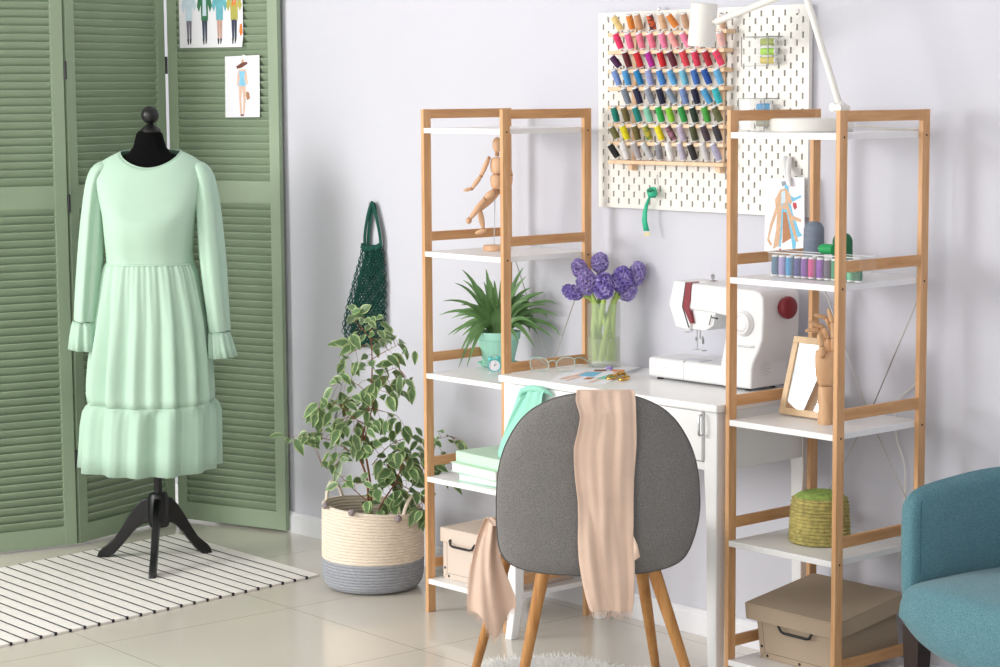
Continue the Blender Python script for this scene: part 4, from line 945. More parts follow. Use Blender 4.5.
# scissors
sp0 = pt(646, 366.8, .004); spv = pt(623, 374.5, .004); sc_d = (sp0-spv); sc_d.z = 0; bl = min(sc_d.length+.02, .17); sc_d.normalize(); sn = Vector((-sc_d.y, sc_d.x, 0))
ss = thing('scissors', 'steel scissors with ornate gold handles lying beside the sketch', 'scissors', (spv.x, spv.y, TZ))
for s_ in (1, -1):
    m = MB(); w_ = .0085; zz = TZ+.0035+(.0018 if s_ > 0 else 0)
    ps = [spv - sc_d*.012 + sn*s_*.001, spv + sc_d*bl*.5 + sn*s_*w_*.9, spv + sc_d*bl + sn*s_*.001, spv + sc_d*bl*.98 - sn*s_*.001, spv - sc_d*.005 - sn*s_*w_*.4]
    m.prism([(p.x, p.y) for p in ps], lambda x, y: (x, y, zz), lambda x, y: (x, y, zz+.0016)); m.build('blade', CHROME, ss, smooth=0)
    m = MB(); hc_ = [pt(612, 379.2), pt(624, 380.3)][0 if s_ > 0 else 1]; hc_.z = TZ+.006
    ring = [hc_ + (sc_d*(.022*math.cos(a_)) + sn*(.012*math.sin(a_))) + Vector((0, 0, .002*math.cos(a_))) for a_ in [k/20*2*math.pi for k in range(21)]]
    m.tube(ring, .0034, 8, cap=False); m.tube([ring[0], spv+Vector((0, 0, .003))+sn*s_*.003, spv+sc_d*.012+Vector((0, 0, .003))], [.0036, .005, .0035], 8)
    for k in range(5): m.ball(spv - sc_d*(.004+.007*k) + sn*s_*(.004+.003*math.sin(k*1.7)) + Vector((0, 0, .0055)), .0042, n=8, m=6)
    m.build('handle', GOLD, ss)
m = MB(); m.cyl(spv+Vector((0, 0, .003)), spv+Vector((0, 0, .0095)), .0045, n=12); m.build('pivot_screw', GOLD, ss)
# eyeglasses
gc = pt(552, 372.0); gO = (gc.x, gc.y)
GLF = mat('clear_mint_acetate', '#cfe3da', .15, trans=.35, ior=1.3); 
gl = thing('eyeglasses', 'clear pale mint eyeglasses standing unfolded near the left table corner', 'glasses', (gc.x, gc.y, TZ))
def g(u, v, d=0): 
    p = at_v(u, v, gO, d); return p
zlow = TZ+.0022
def rimpts(cu, cv, rx, ry, cat):
    o = []
    for k in range(33):
        a_ = 2*math.pi*k/32; x = math.cos(a_); y = math.sin(a_); sq = (abs(x)**2.4+abs(y)**2.4)**(-1/2.4)
        up = .9 if y > 0 else 1.0
        p = g(cu+rx*x*sq + cat*2.2*max(0, y)*abs(x), cv-ry*y*sq*up - (1.2*max(0, y)*max(0, cat*x)), -.002); p.z = max(p.z, zlow); o.append(p)
    return o
for cu, cat in ((539.8, -1), (565.5, 1)):
    pts = rimpts(cu, 364.3, 9.2, 7.6, cat); m = MB(); m.tube(pts, .0016, 8, cap=False); rim = m.build('rim', GLF, gl)
    m = MB(); ctr_ = sum(pts[:-1], Vector())/32; m.poly([p*.94+ctr_*.06 for p in pts[:-1]]); m.build('lens', CLEAR, gl, solid=.0008, smooth=0)
m = MB(); m.tube([g(548, 362.5), g(551, 360.5, -.003), g(554, 360.5, -.003), g(557, 362.5)], .0016, 8); m.build('bridge', GLF, gl)
for u, sd in ((529.8, -1), (575.5, 1)):
    e_ = g(u, 358.3); F_d = Vector((-.30, .95, 0)).normalized()
    pe = e_ + F_d*.075; pe.z = TZ+.020; pf = e_ + F_d*.105; pf.z = TZ+.002
    if sd > 0: pass
    m = MB(); m.tube(spline([e_, e_+F_d*.03+Vector((0, 0, -.001)), pe, pf], 5), .0016, 8); m.build('temple_arm', GLF, gl)
# ------------------------------------------------------------------ jointed drawing figure
c = at_z(494.5, 250.5, ZS[1]); FO = (c.x, c.y)
fig = thing('drawing_figure', 'jointed wooden drawing figure on a disc base on the left unit', 'wooden figure', (c.x, c.y, ZS[1]))
def g6(u, v, d=0): return at_v(u, v, FO, d)
m = MB(); m.lathe([(0, .0002), (.031, .0002), (.033, .002), (.033, .014), (.031, .016), (0, .016)], c=(c.x, c.y, ZS[1]), n=40); m.build('base_disc', BEECH, fig)
m = MB(); m.tube([g6(494, 246, .004), g6(495, 192, .006), g6(495.5, 183, .012), g6(495, 178, .008)], .0013, 8); m.build('support_rod', CHROME, fig)
def limb(name, a, b, r0, r1, mid=None, mt=BEECH, da=0, db=0):
    A_, B_ = g6(*a, da), g6(*b, db); m = MB(); r = mid or max(r0, r1)*1.12; k = []
    for t, rr in ((0, r0*.45), (.06, r0*.8), (.2, r0), (.45, r), (.75, (r+r1)/2), (.93, r1), (1, r1*.5)): k.append((A_.lerp(B_, t), rr))
    m.tube([p for p, _ in k], [r_ for _, r_ in k], 14); return m.build(name, mt, fig)
m = MB(); hc_ = g6(497, 144.8); m.ball(hc_, .0135, .0135, .0225, n=20, m=14); m.build('head', BEECH, fig)
limb('neck', (497, 151.5), (497, 156.5), .0055, .006, mt=JOINT)
m = MB(); top = g6(498, 155); bot = g6(497, 173.5); 
m.lathe([(0, 0), (.016, .001), (.020, .006), (.0215, .016), (.0215, .032), (.019, .041), (.014, .046), (0, .0475)], c=bot, n=28, sy=.8); m.build('chest', BEECH, fig)
m = MB(); m.ball(g6(497, 174), .012, n=16, m=10); m.build('waist_joint', JOINT, fig)
m = MB(); bot = g6(496, 189.5); m.lathe([(0, 0), (.011, .002), (.0165, .010), (.0185, .026), (.0185, .036), (.016, .041), (0, .042)], c=bot, n=28, sy=.8); m.build('pelvis', BEECH, fig)
for nm, pts, d in (('left', ((488.8, 158.2), (481, 176), (471.8, 188.6), (463.2, 190.6)), -.004), ('right', ((506, 158.5), (511, 175), (509, 190), (505, 196)), .004)):
    for q_ in pts[:3]: m_ = MB(); m_.ball(g6(*q_, d), .0058, n=12, m=8); m_.build('arm_joint', JOINT, fig)
    limb('upper_arm', pts[0], pts[1], .0065, .0058, da=d, db=d); limb('forearm', pts[1], pts[2], .0062, .0048, da=d, db=d)
    limb('hand', pts[2], pts[3], .0045, .0022, .0058, da=d, db=d)
for nm, pts, d in (('left', ((494, 191.5), (485.3, 198.5), (469.5, 219.5), (468.5, 223.5)), -.012), ('right', ((498.5, 191.5), (479.5, 209.5), (483.3, 228.5), (474.5, 234.2)), .010)):
    m_ = MB(); m_.ball(g6(*pts[0], d), .0085, n=12, m=8); m_.build('hip_joint', JOINT, fig)
    m_ = MB(); m_.ball(g6(*pts[1], d), .0072, n=12, m=8); m_.build('knee_joint', JOINT, fig)
    m_ = MB(); m_.ball(g6(*pts[2], d), .0052, n=12, m=8); m_.build('ankle_joint', JOINT, fig)
    limb('thigh', pts[0], pts[1], .0098, .008, da=d, db=d); limb('shin', pts[1], pts[2], .0082, .0055, da=d, db=d)
A_, B_ = g6(469.8, 218.5, -.012), g6(468, 222.5, -.018); m_ = MB(); m_.ball((A_+B_)/2, .0075, .0095, .010, n=14, m=8); m_.build('foot', BEECH, fig)
m_ = MB(); A_ = g6(486.5, 230, .010); B_ = g6(475, 233.5, .010); k = [A_.lerp(B_, t) for t in (0, .15, .45, .8, 1)]; m_.tube(k, [.003, .0065, .0075, .006, .002], 12); m_.build('foot', BEECH, fig)

# ------------------------------------------------------------------ aloe in the mint pot
pc = at_z(498.5, 366.0, ZS[2]); PO = (pc.x, pc.y)
al = thing('potted_aloe', 'spiky green aloe in a ribbed mint pot on the left unit', 'potted plant', (pc.x, pc.y, ZS[2]))
zr = at_v(498.5, 331, PO).z; PH = zr-ZS[2]
def ribs(x, y, z, a_): 
    k = 1+.018*max(0, math.sin(22*a_))*(1 if .02 < z < PH-.026 else 0); return x*k, y*k, z
m = MB(); prof = [(0, .006), (.046, .006), (.0475, .009), (.048, .022)] + [(.048+.0135*t, .022+(PH-.048)*t) for t in (.1, .4, .7, 1)] + [(.062, PH-.024), (.0655, PH-.022), (.0668, PH-.002), (.0665, PH), (.0625, PH), (.061, PH-.012), (0, PH-.012)]
pot = None
m.lathe(prof, c=(pc.x, pc.y, ZS[2]), n=88, fn=ribs); pot = m.build('flower_pot', MINTP, al, smooth=30)
m = MB(); m.lathe([(0, .0005), (.050, .0005), (.060, .006), (.0635, .012), (.062, .012), (.058, .007), (.049, .0045), (0, .0045)], c=(pc.x, pc.y, ZS[2]), n=48); m.build('saucer', MINTP, al)
m = MB(); m.lathe([(0, PH-.010), (.0605, PH-.0118), (.0605, PH-.014), (0, PH-.014)], c=(pc.x, pc.y, ZS[2]), n=32); m.build('soil', SOIL, pot, smooth=0)
def blade(m, pts, w, twist=0, nrm=None):
    """fleshy tapering leaf along pts, triangular channel section"""
    n = len(pts); rows = []
    for i, p in enumerate(pts):
        t = i/(n-1); d = (pts[min(i+1, n-1)]-pts[max(i-1, 0)]).normalized()
        side = d.cross(Vector((0, 0, .55))-FH*.8) if nrm is None else d.cross(nrm)
        if side.length < 1e-4: side = RH.copy()
        side.normalize(); up = side.cross(d).normalized()
        ww = w*(1-t**2.8)*(.75+.5*t if t < .3 else .9)+.0006; th = ww*.45
        rows.append([m.v(p+side*ww+up*th*.25), m.v(p-up*th), m.v(p-side*ww+up*th*.25), m.v(p-up*th*.25)])
    for a_, b_ in zip(rows, rows[1:]):
        for j in range(4): m.f([a_[j], a_[(j+1) % 4], b_[(j+1) % 4], b_[j]])
    m.f(rows[0]); m.f(rows[-1][::-1])
m = MB(); zs_ = ZS[2]+PH-.008
tips = [(443, 301, -.03), (439.5, 315, .02), (455, 283, -.02), (462, 269.5, .01), (486, 269, -.02), (463, 280, .05), (448, 335, -.03), (453, 335, .03), (458.5, 368, -.075), (467, 366, -.085), (459, 355, -.05), (474, 283, .06), (490, 280, .07), (502, 275, .03), (523.5, 267.5, .02), (526, 276.5, -.03), (520, 285, .08), (531, 287.5, .0), (551, 292, .03), (546.5, 293, .06), (567, 303, .0), (560.5, 316, -.03), (567.5, 316, .05), (569, 335.5, -.02), (553, 338.5, -.04), (534.5, 347, -.07), (518.5, 343, -.085), (541, 293, -.04), (528, 300, -.06), (548, 322, .08), (478, 300, -.08), (494, 296, -.07), (509, 300, -.08), (470, 322, .09), (485, 310, .1), (515, 305, .1), (530, 315, .09), (452, 318, .06), (461, 305, -.06), (540, 305, -.06), (505, 290, -.02), (482, 292, .02), (515, 280, -.01), (497, 305, -.09), (536, 325, -.08), (470, 345, -.085), (475, 330, -.095)]
rl = random.Random(9)
tips += [(498+(u-498)*rl.uniform(.55, .9)+rl.uniform(-6, 6), 325+(v-325)*rl.uniform(.6, .95)+rl.uniform(-6, 6), rl.uniform(-.05, .08)) for u, v, d in tips if v < 340]
for (u, v, d) in tips:
    tip = at_v(u, v, PO, d); b0 = Vector((pc.x, pc.y, zs_)); dr_ = tip-b0; h = Vector((dr_.x, dr_.y, 0)); b0 = b0 + (h.normalized()*rl.uniform(.004, .02) if h.length > .001 else Vector((0, 0, 0)))
    ctl = b0.lerp(tip, .45) + Vector((0, 0, .035 + .25*max(0, h.length-.02) + max(0, -dr_.z)*.9))
    ctl += -h*.10
    lo_ = []
    for i in range(9):
        t = i/8; lo_.append(b0*(1-t)**2 + ctl*2*t*(1-t) + tip*t*t)
    for p in lo_:      # keep hanging leaves outside the pot and above the shelf
        rr_ = Vector((p.x-pc.x, p.y-pc.y, 0))
        if p.z < ZS[2]+PH+.003 and rr_.length < .071 and rr_.length > .03: p += rr_.normalized()*(.071-rr_.length)
        p.z = max(p.z, ZS[2]+.004); p.y = min(p.y, WY-.03)
    blade(m, lo_, rl.uniform(.0075, .0105))
m.build('aloe_leaves', ALOE, al, smooth=50)

# ------------------------------------------------------------------ alarm clock
cc = at_z(490, 375.5, ZS[2]); cO = (cc.x, cc.y)
ck = thing('alarm_clock', 'tiny turquoise twin-bell alarm clock standing before the mint aloe pot', 'clock', (cc.x, cc.y, ZS[2]))
cz = at_v(494.3, 365.3, cO); ctr_ = cz; CX = Matrix.Translation(ctr_) @ Matrix.Rotation(YAW, 4, 'Z') @ Matrix.Rotation(R(90), 4, 'X')
m = MB(); m.lathe([(0, -.009), (.0165, -.009), (.0190, -.006), (.0193, .005), (.0185, .0085), (.0165, .0085), (.0160, .006), (0, .006)], n=40, X=CX); m.build('case', TEALP, ck)
m = MB(); m.lathe([(.0158, .0061), (.0158, .0068), (0, .0068)], n=32, X=CX); face = m.build('dial_face', PAPER, ck, smooth=0)
m = MB()
for k in range(12): m.box((-.0004, .0115, .0068), (.0004, .0138, .0072), X=CX @ Matrix.Rotation(k*math.pi/6, 4, 'Z'))
m.box((-.0005, -.002, .0073), (.0005, .0075, .0078), X=CX @ Matrix.Rotation(R(-65), 4, 'Z')); m.box((-.0004, -.002, .0078), (.0004, .0105, .0082), X=CX @ Matrix.Rotation(R(-20), 4, 'Z')); m.build('hands_and_ticks', BLACKP, face, smooth=0)
for s_ in (-1, 1):
    m = MB(); B0 = CX @ Matrix.Translation((s_*.0105, .0185, 0)) @ Matrix.Rotation(R(-s_*28), 4, 'Z') @ Matrix.Rotation(R(-90), 4, 'X')
    m.lathe([(0, .0075), (.004, .0068), (.0068, .0035), (.0078, 0), (.007, 0), (0, .001)], n=20, X=B0); m.build('bell', TEALP, ck)
    m = MB(); a_ = CX @ Vector((s_*.010, -.016, 0)); b_ = Vector((a_.x, a_.y, ZS[2]+.0008)) + RH*s_*.004; m.tube([a_, b_], [.0013, .0016], 8); m.build('foot', CHROME, ck)
m = MB(); m.tube([CX @ Vector((.0115*math.cos(R(180*k/10)), .0235+.006*math.sin(R(180*k/10)), 0)) for k in range(11)], .0007, 6); m.build('carry_handle', CHROME, ck)

# ------------------------------------------------------------------ books
def book(label, x, y, z, w, d, h, rot, cm, spine_front=False, soft=0):
    X = rotz(rot, (x, y, z)); t = thing('book', label, 'book', (x, y, z), group=None); ct = .0026
    m = MB()
    if spine_front:
        m.box((0, 0, 0), (w, d, ct), X=X); m.box((0, 0, h-ct), (w, d, h), X=X); m.box((0, 0, ct), (w, ct, h-ct), X=X)
    else:
        m.box((0, 0, 0), (w, d, ct), X=X); m.box((0, 0, h-ct), (w, d, h), X=X); m.box((0, d-ct, ct), (w, d, h-ct), X=X)
    m.build('cover', cm, t, smooth=30, bev=.0012)
    m = MB(); m.box((.004, .004, ct), (w-.004, d-.0036, h-ct), X=X); m.build('page_block', PAGES, t, smooth=0)
    return t
Zb = ZS[3]
p = at_z(462.5, 485.0, Zb)
bx, by = max(p.x, .085), max(p.y, .02)
book('jade green book at the bottom of the pile on the left unit', .128, .018, Zb+.0003, .20, .145, .023, R(3), MINTB2)
pu = at_z(453.5, 473.5, Zb+.027)
book('pale mint book with white page edges, middle of the small pile', .092, .022, Zb+.0236, .22, .16, .028, R(-5), MINTB)
book('thick pale mint book lying topmost, its spine to the front', .098, .038, Zb+.0519, .215, .15, .031, R(-4), MINTB, spine_front=True)

# ------------------------------------------------------------------ storage boxes
def card_box(label, x, y, z, w, d, h, lidh, rot, mt, handle_v, tip=0, ov=.006):
    X = rotz(rot, (x, y, z)) @ Matrix.Rotation(tip, 4, 'X'); t = thing('storage_box', label, 'box', (x, y, z))
    m = MB(); th = .003
    m.box((0, 0, 0), (w, d, th), X=X); m.box((0, 0, th), (w, th, h-.003), X=X); m.box((0, d-th, th), (w, d, h-.003), X=X); m.box((0, th, th), (th, d-th, h-.003), X=X); m.box((w-th, th, th), (w, d-th, h-.003), X=X)
    bd = m.build('box_body', mt, t, smooth=0, bev=.001)
    m = MB(); m.box((-ov, -ov, h-.002), (w+ov, d+ov, h+.002), X=X)
    for q_ in (((-ov, -ov, h-lidh), (w+ov, -ov+th, h-.002)), ((-ov, d+ov-th, h-lidh), (w+ov, d+ov, h-.002)), ((-ov, -ov+th, h-lidh), (-ov+th, d+ov-th, h-.002)), ((w+ov-th, -ov+th, h-lidh), (w+ov, d+ov-th, h-.002))): m.box(*q_, X=X)
    m.build('lid', mt, t, smooth=0, bev=.0015)
    # folded corner seams and rivets on the front
    m = MB(); s_ = .017; e = .0006
    m.box((s_, -e, s_), (s_+.0007, .001, h-lidh), X=X); m.box((w-s_-.0007, -e, s_), (w-s_, .001, h-lidh), X=X); m.box((s_, -e, s_), (w-s_, .001, s_+.0007), X=X)
    m.box((0, -.0004, -.0004), (s_*1.414, .0008, .0004), X=X @ Matrix.Rotation(R(-45), 4, 'Y')); m.build('seam', LINE, bd, smooth=0)
    m = MB()
    for (rx_, rz_) in ((s_*.5, s_*1.9), (s_*1.45, s_*.55), (w*.5, s_*.5), (w-s_*1.45, s_*.55), (w-s_*.5, s_*1.9)):
        m.lathe([(0, .0022), (.0028, .0018), (.0040, .0006), (.0040, -.0005)], n=12, X=X @ Matrix.Translation((rx_, 0, rz_)) @ Matrix.Rotation(R(90), 4, 'X'))
    m.build('rivet', BLACKP, bd)['kind'] = 'stuff'
    hz = h-lidh+.006-max(0, ov-.006)*.9; hw = .052; cx_ = w*.5+handle_v
    m = MB(); m.tube([X @ Vector(q_) for q_ in ((cx_-hw, -.002, hz+.004), (cx_-hw, -.009-ov*.3, hz+.002), (cx_-hw+.006, -.013, hz-.010), (cx_-hw+.016, -.0135, hz-.013), (cx_+hw-.016, -.0135, hz-.013), (cx_+hw-.006, -.013, hz-.010), (cx_+hw, -.009, hz+.002), (cx_+hw, -.002, hz+.004))], .0036, 10); m.build('handle', BLACKP, bd, label='black plastic handle')
    return t
p = at_z(442.5, 577, ZS[4]); print('lbox', p)
zl_ = at_v(440, 523, (p.x, p.y)).z - ZS[4]; print('h', zl_)
card_box('cream card storage box with black handle on the bottom of the left unit', .034, .040, ZS[4]+.0003, .275, .265, .150, .040, R(2), BEIGEB, -.045)
p = at_z(760, 658.5, ZS[4]); print('rbox', p); zr_ = at_v(747.5, 602, (p.x, p.y)).z - ZS[4]; print('h', zr_)
card_box('taupe card storage box with black handle, bottom of the right unit', X1+.054, Y1+.076, ZS[4]+.0003, .262, .222, .147, .041, R(-1), TAUPEB, .006, R(8.0), ov=.019)

# ------------------------------------------------------------------ rope basket and ficus
c = at_z(373.5, 586.0, 0); BO = (c.x, c.y)
print('basket', c)
bk = thing('rope_basket', 'cream and grey coiled rope basket on the floor holding the ficus', 'basket', (c.x, c.y, 0))
zt_ = at_v(373.5, 505.5, BO).z; rB_ = .143; N_ = 27
def brad(t): return 1.085*interp([(0, .118), (.03, .131), (.08, .140), (.2, .1455), (.45, .1465), (.75, .1455), (1, .144)], t)
def tilt(x, y, z, a_):
    t = z/zt_; loc = x*RH.x + y*RH.y
    return x, y, z - .085*loc*t*t
def coil(z0, z1, k0, k1, name, mt, inner=False):
    m = MB(); prof = []
    for k in range(k0, k1):
        for s_ in range(6):
            t = (k+s_/6)/N_; ph = s_/6*2*math.pi; prof.append((brad(min(1, t)) - .0022*(1-abs(math.sin(ph/2)))*1.4, t*zt_+.002))
    t = k1/N_; prof.append((brad(min(1, t))-.003, t*zt_+.002))
    pin = [(r-.009, z) for r, z in prof[::-1]]
    if k0 == 0: full = [(0, .001), (.10, .001)] + prof + pin + [(.10, .011), (0, .011)]
    else: full = prof + pin
    m.lathe(full, c=(c.x, c.y, 0), n=96, fn=tilt); return m.build(name, mt, bk, smooth=60)
kg = 10
coil(0, 0, 0, kg, 'grey_base', GREYR); coil(0, 0, kg, N_, 'cream_wall', CREAMR)
for sd, uu in ((-1, -1), (1, 1)):
    a0 = math.atan2(RH.y*uu, RH.x*uu) - .55
    pts = []
    for k in range(15):
        t = k/14; a_ = a0 - .30 + .60*t; zz = zt_*.965 + .062*math.sin(math.pi*t)**.7; rr_ = .150
        x, y = rr_*math.cos(a_), rr_*math.sin(a_); x2, y2, z2 = tilt(x, y, zt_, 0); pts.append((c.x+x, c.y+y, zz + (z2-zt_)))
    m = MB(); m.tube(pts, .0055, 10); m.build('handle', CREAMR, bk)
for u, v in ((326.5, 505.5), (352, 512.5), (397.5, 518.5), (420, 512)):
    d = ray(u, v); o_ = CAM - Vector((c.x, c.y, 0)); A2 = d.x**2+d.y**2; B2 = 2*(o_.x*d.x+o_.y*d.y); C2 = o_.x**2+o_.y**2-.161**2; disc = B2*B2-4*A2*C2
    if disc < 0: disc = 0
    tt = (-B2-math.sqrt(disc))/(2*A2); q_ = CAM+d*tt; nrm = Vector((q_.x-c.x, q_.y-c.y, 0)).normalized(); q_ += nrm*.004
    m = MB(); m.ball(q_, .0105, n=20, m=14); 
    for v_ in m.bm.verts: v_.co += (v_.co-q_).normalized()*rl.uniform(-.0012, .0012)
    m.build('pompon', POM, bk)
fz = zt_*.80
fi = thing('ficus_plant', 'variegated ficus with cream-edged leaves growing out of the rope basket', 'plant', (c.x, c.y, .012))
m = MB(); m.lathe([(0, .012), (.088, .012), (.105, fz-.02), (.107, fz), (.100, fz), (.098, fz-.012), (0, fz-.012)], c=(c.x, c.y, .001), n=40); m.build('nursery_pot', BLACKP, fi)
m = MB(); m.lathe([(0, fz-.004), (.097, fz-.008), (.097, fz-.011), (0, fz-.011)], c=(c.x, c.y, .001), n=40); m.build('soil', SOIL, fi)
def b(u, v, d=0): return at_v(u, v, BO, d)
stems = [[(369, 515, 0), (368.5, 498, 0), (367, 480, 0), (363, 466, 0), (359, 455, 0), (363, 435, 0), (368, 412, 0), (371.5, 385, 0), (372, 360, 0), (371, 340, .0), (368, 322, 0)],
         [(371, 515, .02), (371, 490, .02), (367, 462, .02), (363.5, 448, .02), (368, 425, .02), (373, 405, .02), (379, 390, .02)],
         [(376, 515, -.03), (384, 500, -.03), (396, 481, -.03), (402, 462, -.04), (400, 445, -.04)],
         [(366, 500, -.02), (352, 488, -.04), (338, 474, -.05), (322, 466, -.06)],
         [(372, 475, 0), (382, 466, .03), (388, 460, .04)],
         [(361, 458, 0), (345, 448, .02), (330, 440, .02), (312, 437, .01), (290, 437, 0)],
         [(365, 425, 0), (350, 415, -.02), (338, 405, -.03), (325, 400, -.03)],
         [(371, 395, 0), (358, 385, .02), (345, 378, .03)], [(372, 380, 0), (385, 372, -.02), (398, 367, -.02)], [(371, 360, 0), (384, 352, .0), (398, 345, .0)], [(369, 408, 0), (386, 412, .02), (396, 415, .02)],
         [(372, 465, .02), (390, 445, .04), (410, 438, .05), (430, 440, .04), (450, 436, .03)], [(402, 462, -.04), (415, 455, -.04), (428, 462, -.04)], [(396, 481, -.03), (410, 490, -.05), (424, 500, -.06)], [(366, 345, 0), (352, 352, .01), (345, 358, .0)], [(371, 340, 0), (360, 326, 0), (352, 321, 0)]]
m = MB(); anchors = []
for i, st in enumerate(stems):
    pts = spline([b(*q_) for q_ in st], 4)
    for p in pts: p.y = min(p.y, WY-.03)
    r0 = .0042 if i < 2 else (.0032 if i == 2 else .0016); m.tube(pts, [lerp(r0, r0*.35, k/(len(pts)-1)) for k in range(len(pts))], 6)
    anchors += [p for k, p in enumerate(pts) if i > 1 or k > 22]
m.build('stems', STEM, fi)
clusters = [(362, 314, 11, 7, 7), (368, 322, 12, 7, 7), (372, 338, 24, 8, 13), (350, 345, 12, 12, 7), (392, 345, 14, 12, 8), (352, 372, 14, 14, 9), (372, 368, 14, 16, 11), (392, 372, 16, 14, 10), (398, 352, 18, 5, 4), (340, 395, 12, 12, 9), (358, 400, 18, 14, 15), (378, 395, 20, 12, 13), (402, 384, 16, 9, 7),
            (330, 405, 16, 10, 8), (318, 415, 12, 8, 5), (330, 425, 20, 12, 16), (350, 425, 20, 12, 14), (378, 418, 18, 10, 9), (398, 422, 12, 6, 5), (302, 436, 18, 5, 8), (322, 440, 18, 9, 10), (345, 450, 20, 10, 12), (370, 448, 14, 10, 8), (338, 462, 16, 6, 5), (400, 440, 14, 8, 7), (385, 455, 14, 10, 9), (405, 455, 16, 10, 12), (425, 445, 12, 12, 8), (442, 438, 16, 7, 9), (456, 440, 6, 5, 3), (420, 465, 16, 12, 12), (400, 475, 20, 10, 14), (385, 490, 16, 10, 12), (405, 495, 18, 10, 13), (425, 485, 12, 14, 10), (420, 508, 12, 8, 9), (360, 478, 14, 6, 4), (345, 482, 8, 4, 3), (376, 508, 12, 6, 6), (440, 462, 10, 8, 5), (444, 478, 8, 6, 4), (365, 500, 10, 4, 3)]
rf = random.Random(33); m = MB(); stl = MB()
for (cu, cv, ru, rv, n) in clusters:
    for i in range(n):
        a_ = rf.random()*6.283; q_ = math.sqrt(rf.random()); u = cu+ru*q_*math.cos(a_); v = cv+rv*q_*math.sin(a_)
        base = b(u, v, rf.uniform(-.11, .07)); 
        base.y = min(base.y, WY-.035)
        if UW > base.x > -.03 and base.y < UD+.02 and base.x+.02 > -.02 and (u > 424): base.y = max(UD+.012, base.y); base.y = min(base.y, WY-.02)
        an = min(anchors, key=lambda q2: (q2-base).length)
        outd = (base-an); outd = outd.normalized() if outd.length > .004 else RH.copy()
        fl_ = (RH*rf.uniform(-1, 1) + FH*rf.uniform(-.7, .3) + outd*1.0 + Vector((0, 0, rf.uniform(-.75, .15)))).normalized()
        L_ = rf.uniform(.038, .056); W_ = L_*rf.uniform(.25, .32)
        nr = (Vector((0, 0, 1)) + -FH*rf.uniform(.5, 1.8) + RH*rf.uniform(-.5, .5)); side = fl_.cross(nr).normalized(); up = side.cross(fl_).normalized()
        droop = rf.uniform(.15, .4)
        if (base-an).length < .09: stl.tube([an, an.lerp(base, .6)+Vector((0, 0, .004)), base], [.0008, .0006, .0005], 4, cap=False)
        rows = []
        for t, w_ in ((0, .04), (.12, .5), (.3, .92), (.5, 1), (.7, .78), (.87, .38), (1, .03)):
            p = base + fl_*(L_*t) - Vector((0, 0, 1))*(droop*L_*t*t)
            cu_ = .18*w_*W_
            inner = W_*w_*rf.uniform(.55, .78)
            row = [m.v(p - side*W_*w_ + up*cu_*1.1), m.v(p - side*inner + up*cu_*.75), m.v(p), m.v(p + side*inner + up*cu_*.75), m.v(p + side*W_*w_ + up*cu_*1.1)]; rows.append(row)
        if any(v_.co.y > WY-.004 for r_ in rows for v_ in r_):
            dy = max(v_.co.y for r_ in rows for v_ in r_) - (WY-.006)
            for r_ in rows:
                for v_ in r_: v_.co.y -= dy
        for a2, b2 in zip(rows, rows[1:]):
            for j in range(4): m.f([a2[j], a2[j+1], b2[j+1], b2[j]], 1 if j in (0, 3) else 0)
m.build('leaves', [LEAFG, LEAFC], fi, smooth=60); stl.build('twigs', STEM, fi)['kind'] = 'stuff'

# ------------------------------------------------------------------ net bag
BY = WY-.012
hk = at_y(371, 203.5, WY-.010)
t = thing('wall_hook', 'tiny hook on the wall holding the dark green string bag', 'hook', (hk.x, WY, hk.z))
m = MB(); m.tube([(hk.x, WY-.0005, hk.z+.002), (hk.x, WY-.016, hk.z), (hk.x, WY-.022, hk.z+.002), (hk.x, WY-.023, hk.z+.007)], .0018, 8); m.lathe([(.006, 0), (.006, .002), (0, .003)], n=16, X=Matrix.Translation((hk.x, WY-.0004, hk.z+.002)) @ Matrix.Rotation(R(90), 4, 'X')); m.build('hook_body', WHITEP, t)
bg = thing('net_bag', 'dark green string net bag hanging on the wall above the ficus', 'bag', (hk.x, WY-.03, at_y(366, 345, BY).z))
edge = [(243, 363, 381.5), (252, 361.5, 383.5), (262, 359, 384.5), (272, 356, 385), (282, 353.5, 386), (292, 351, 386), (302, 348, 386), (312, 346, 386), (322, 343.5, 386.3), (331, 342.5, 386), (338, 345, 385.5), (344, 352, 384), (347, 360, 382)]
def bag_pt(s, t, dy):
    v = lerp(243, 347, t); l = interp([(e_[0], e_[1]) for e_ in edge], v); r_ = interp([(e_[0], e_[2]) for e_ in edge], v)
    sag = 3*math.sin(s*math.pi)*(1-t)
    u = lerp(l, r_, s); p = at_y(u, v+sag*.9, WY-.014)
    bul = .012+.030*math.sin(math.pi*s)*(.25+.75*math.sin(min(1, t*1.05)*math.pi*.9))
    p.y = WY-.007 - dy*bul; p.y += .003*math.sin(s*26)*dy; return p
for name, dy, nu, nv, w_, s0_, s1_ in (('net_front', 1.0, 22, 26, .0030, 0, 1), ('net_back', .15, 16, 20, .0028, 0, 1), ('gathered_net', .75, 20, 38, .0056, .26, 1)):
    m = MB(); G = [[m.v(bag_pt(lerp(s0_, s1_, (i+.0)/nu) , j/nv, dy)) if (i+j) % 2 == 0 else None for i in range(nu+1)] for j in range(nv+1)]
    for j in range(0, nv+1):
        for i in range(nu+1):
            if G[j][i] is None and 0 < i < nu and 0 < j < nv:
                q_ = [G[j-1][i], G[j][i+1], G[j+1][i], G[j][i-1]]
                if all(q_): m.f(q_)
    m.build(name, GREENBAG, bg, smooth=0, wire=w_)
m = MB(); m.grid(lambda s, t: bag_pt(s, t*.05, 1.03)+Vector((0, -.001, .002*math.sin(s*20))), 24, 4); m.build('top_band', GREENBAG, bg, solid=.004)
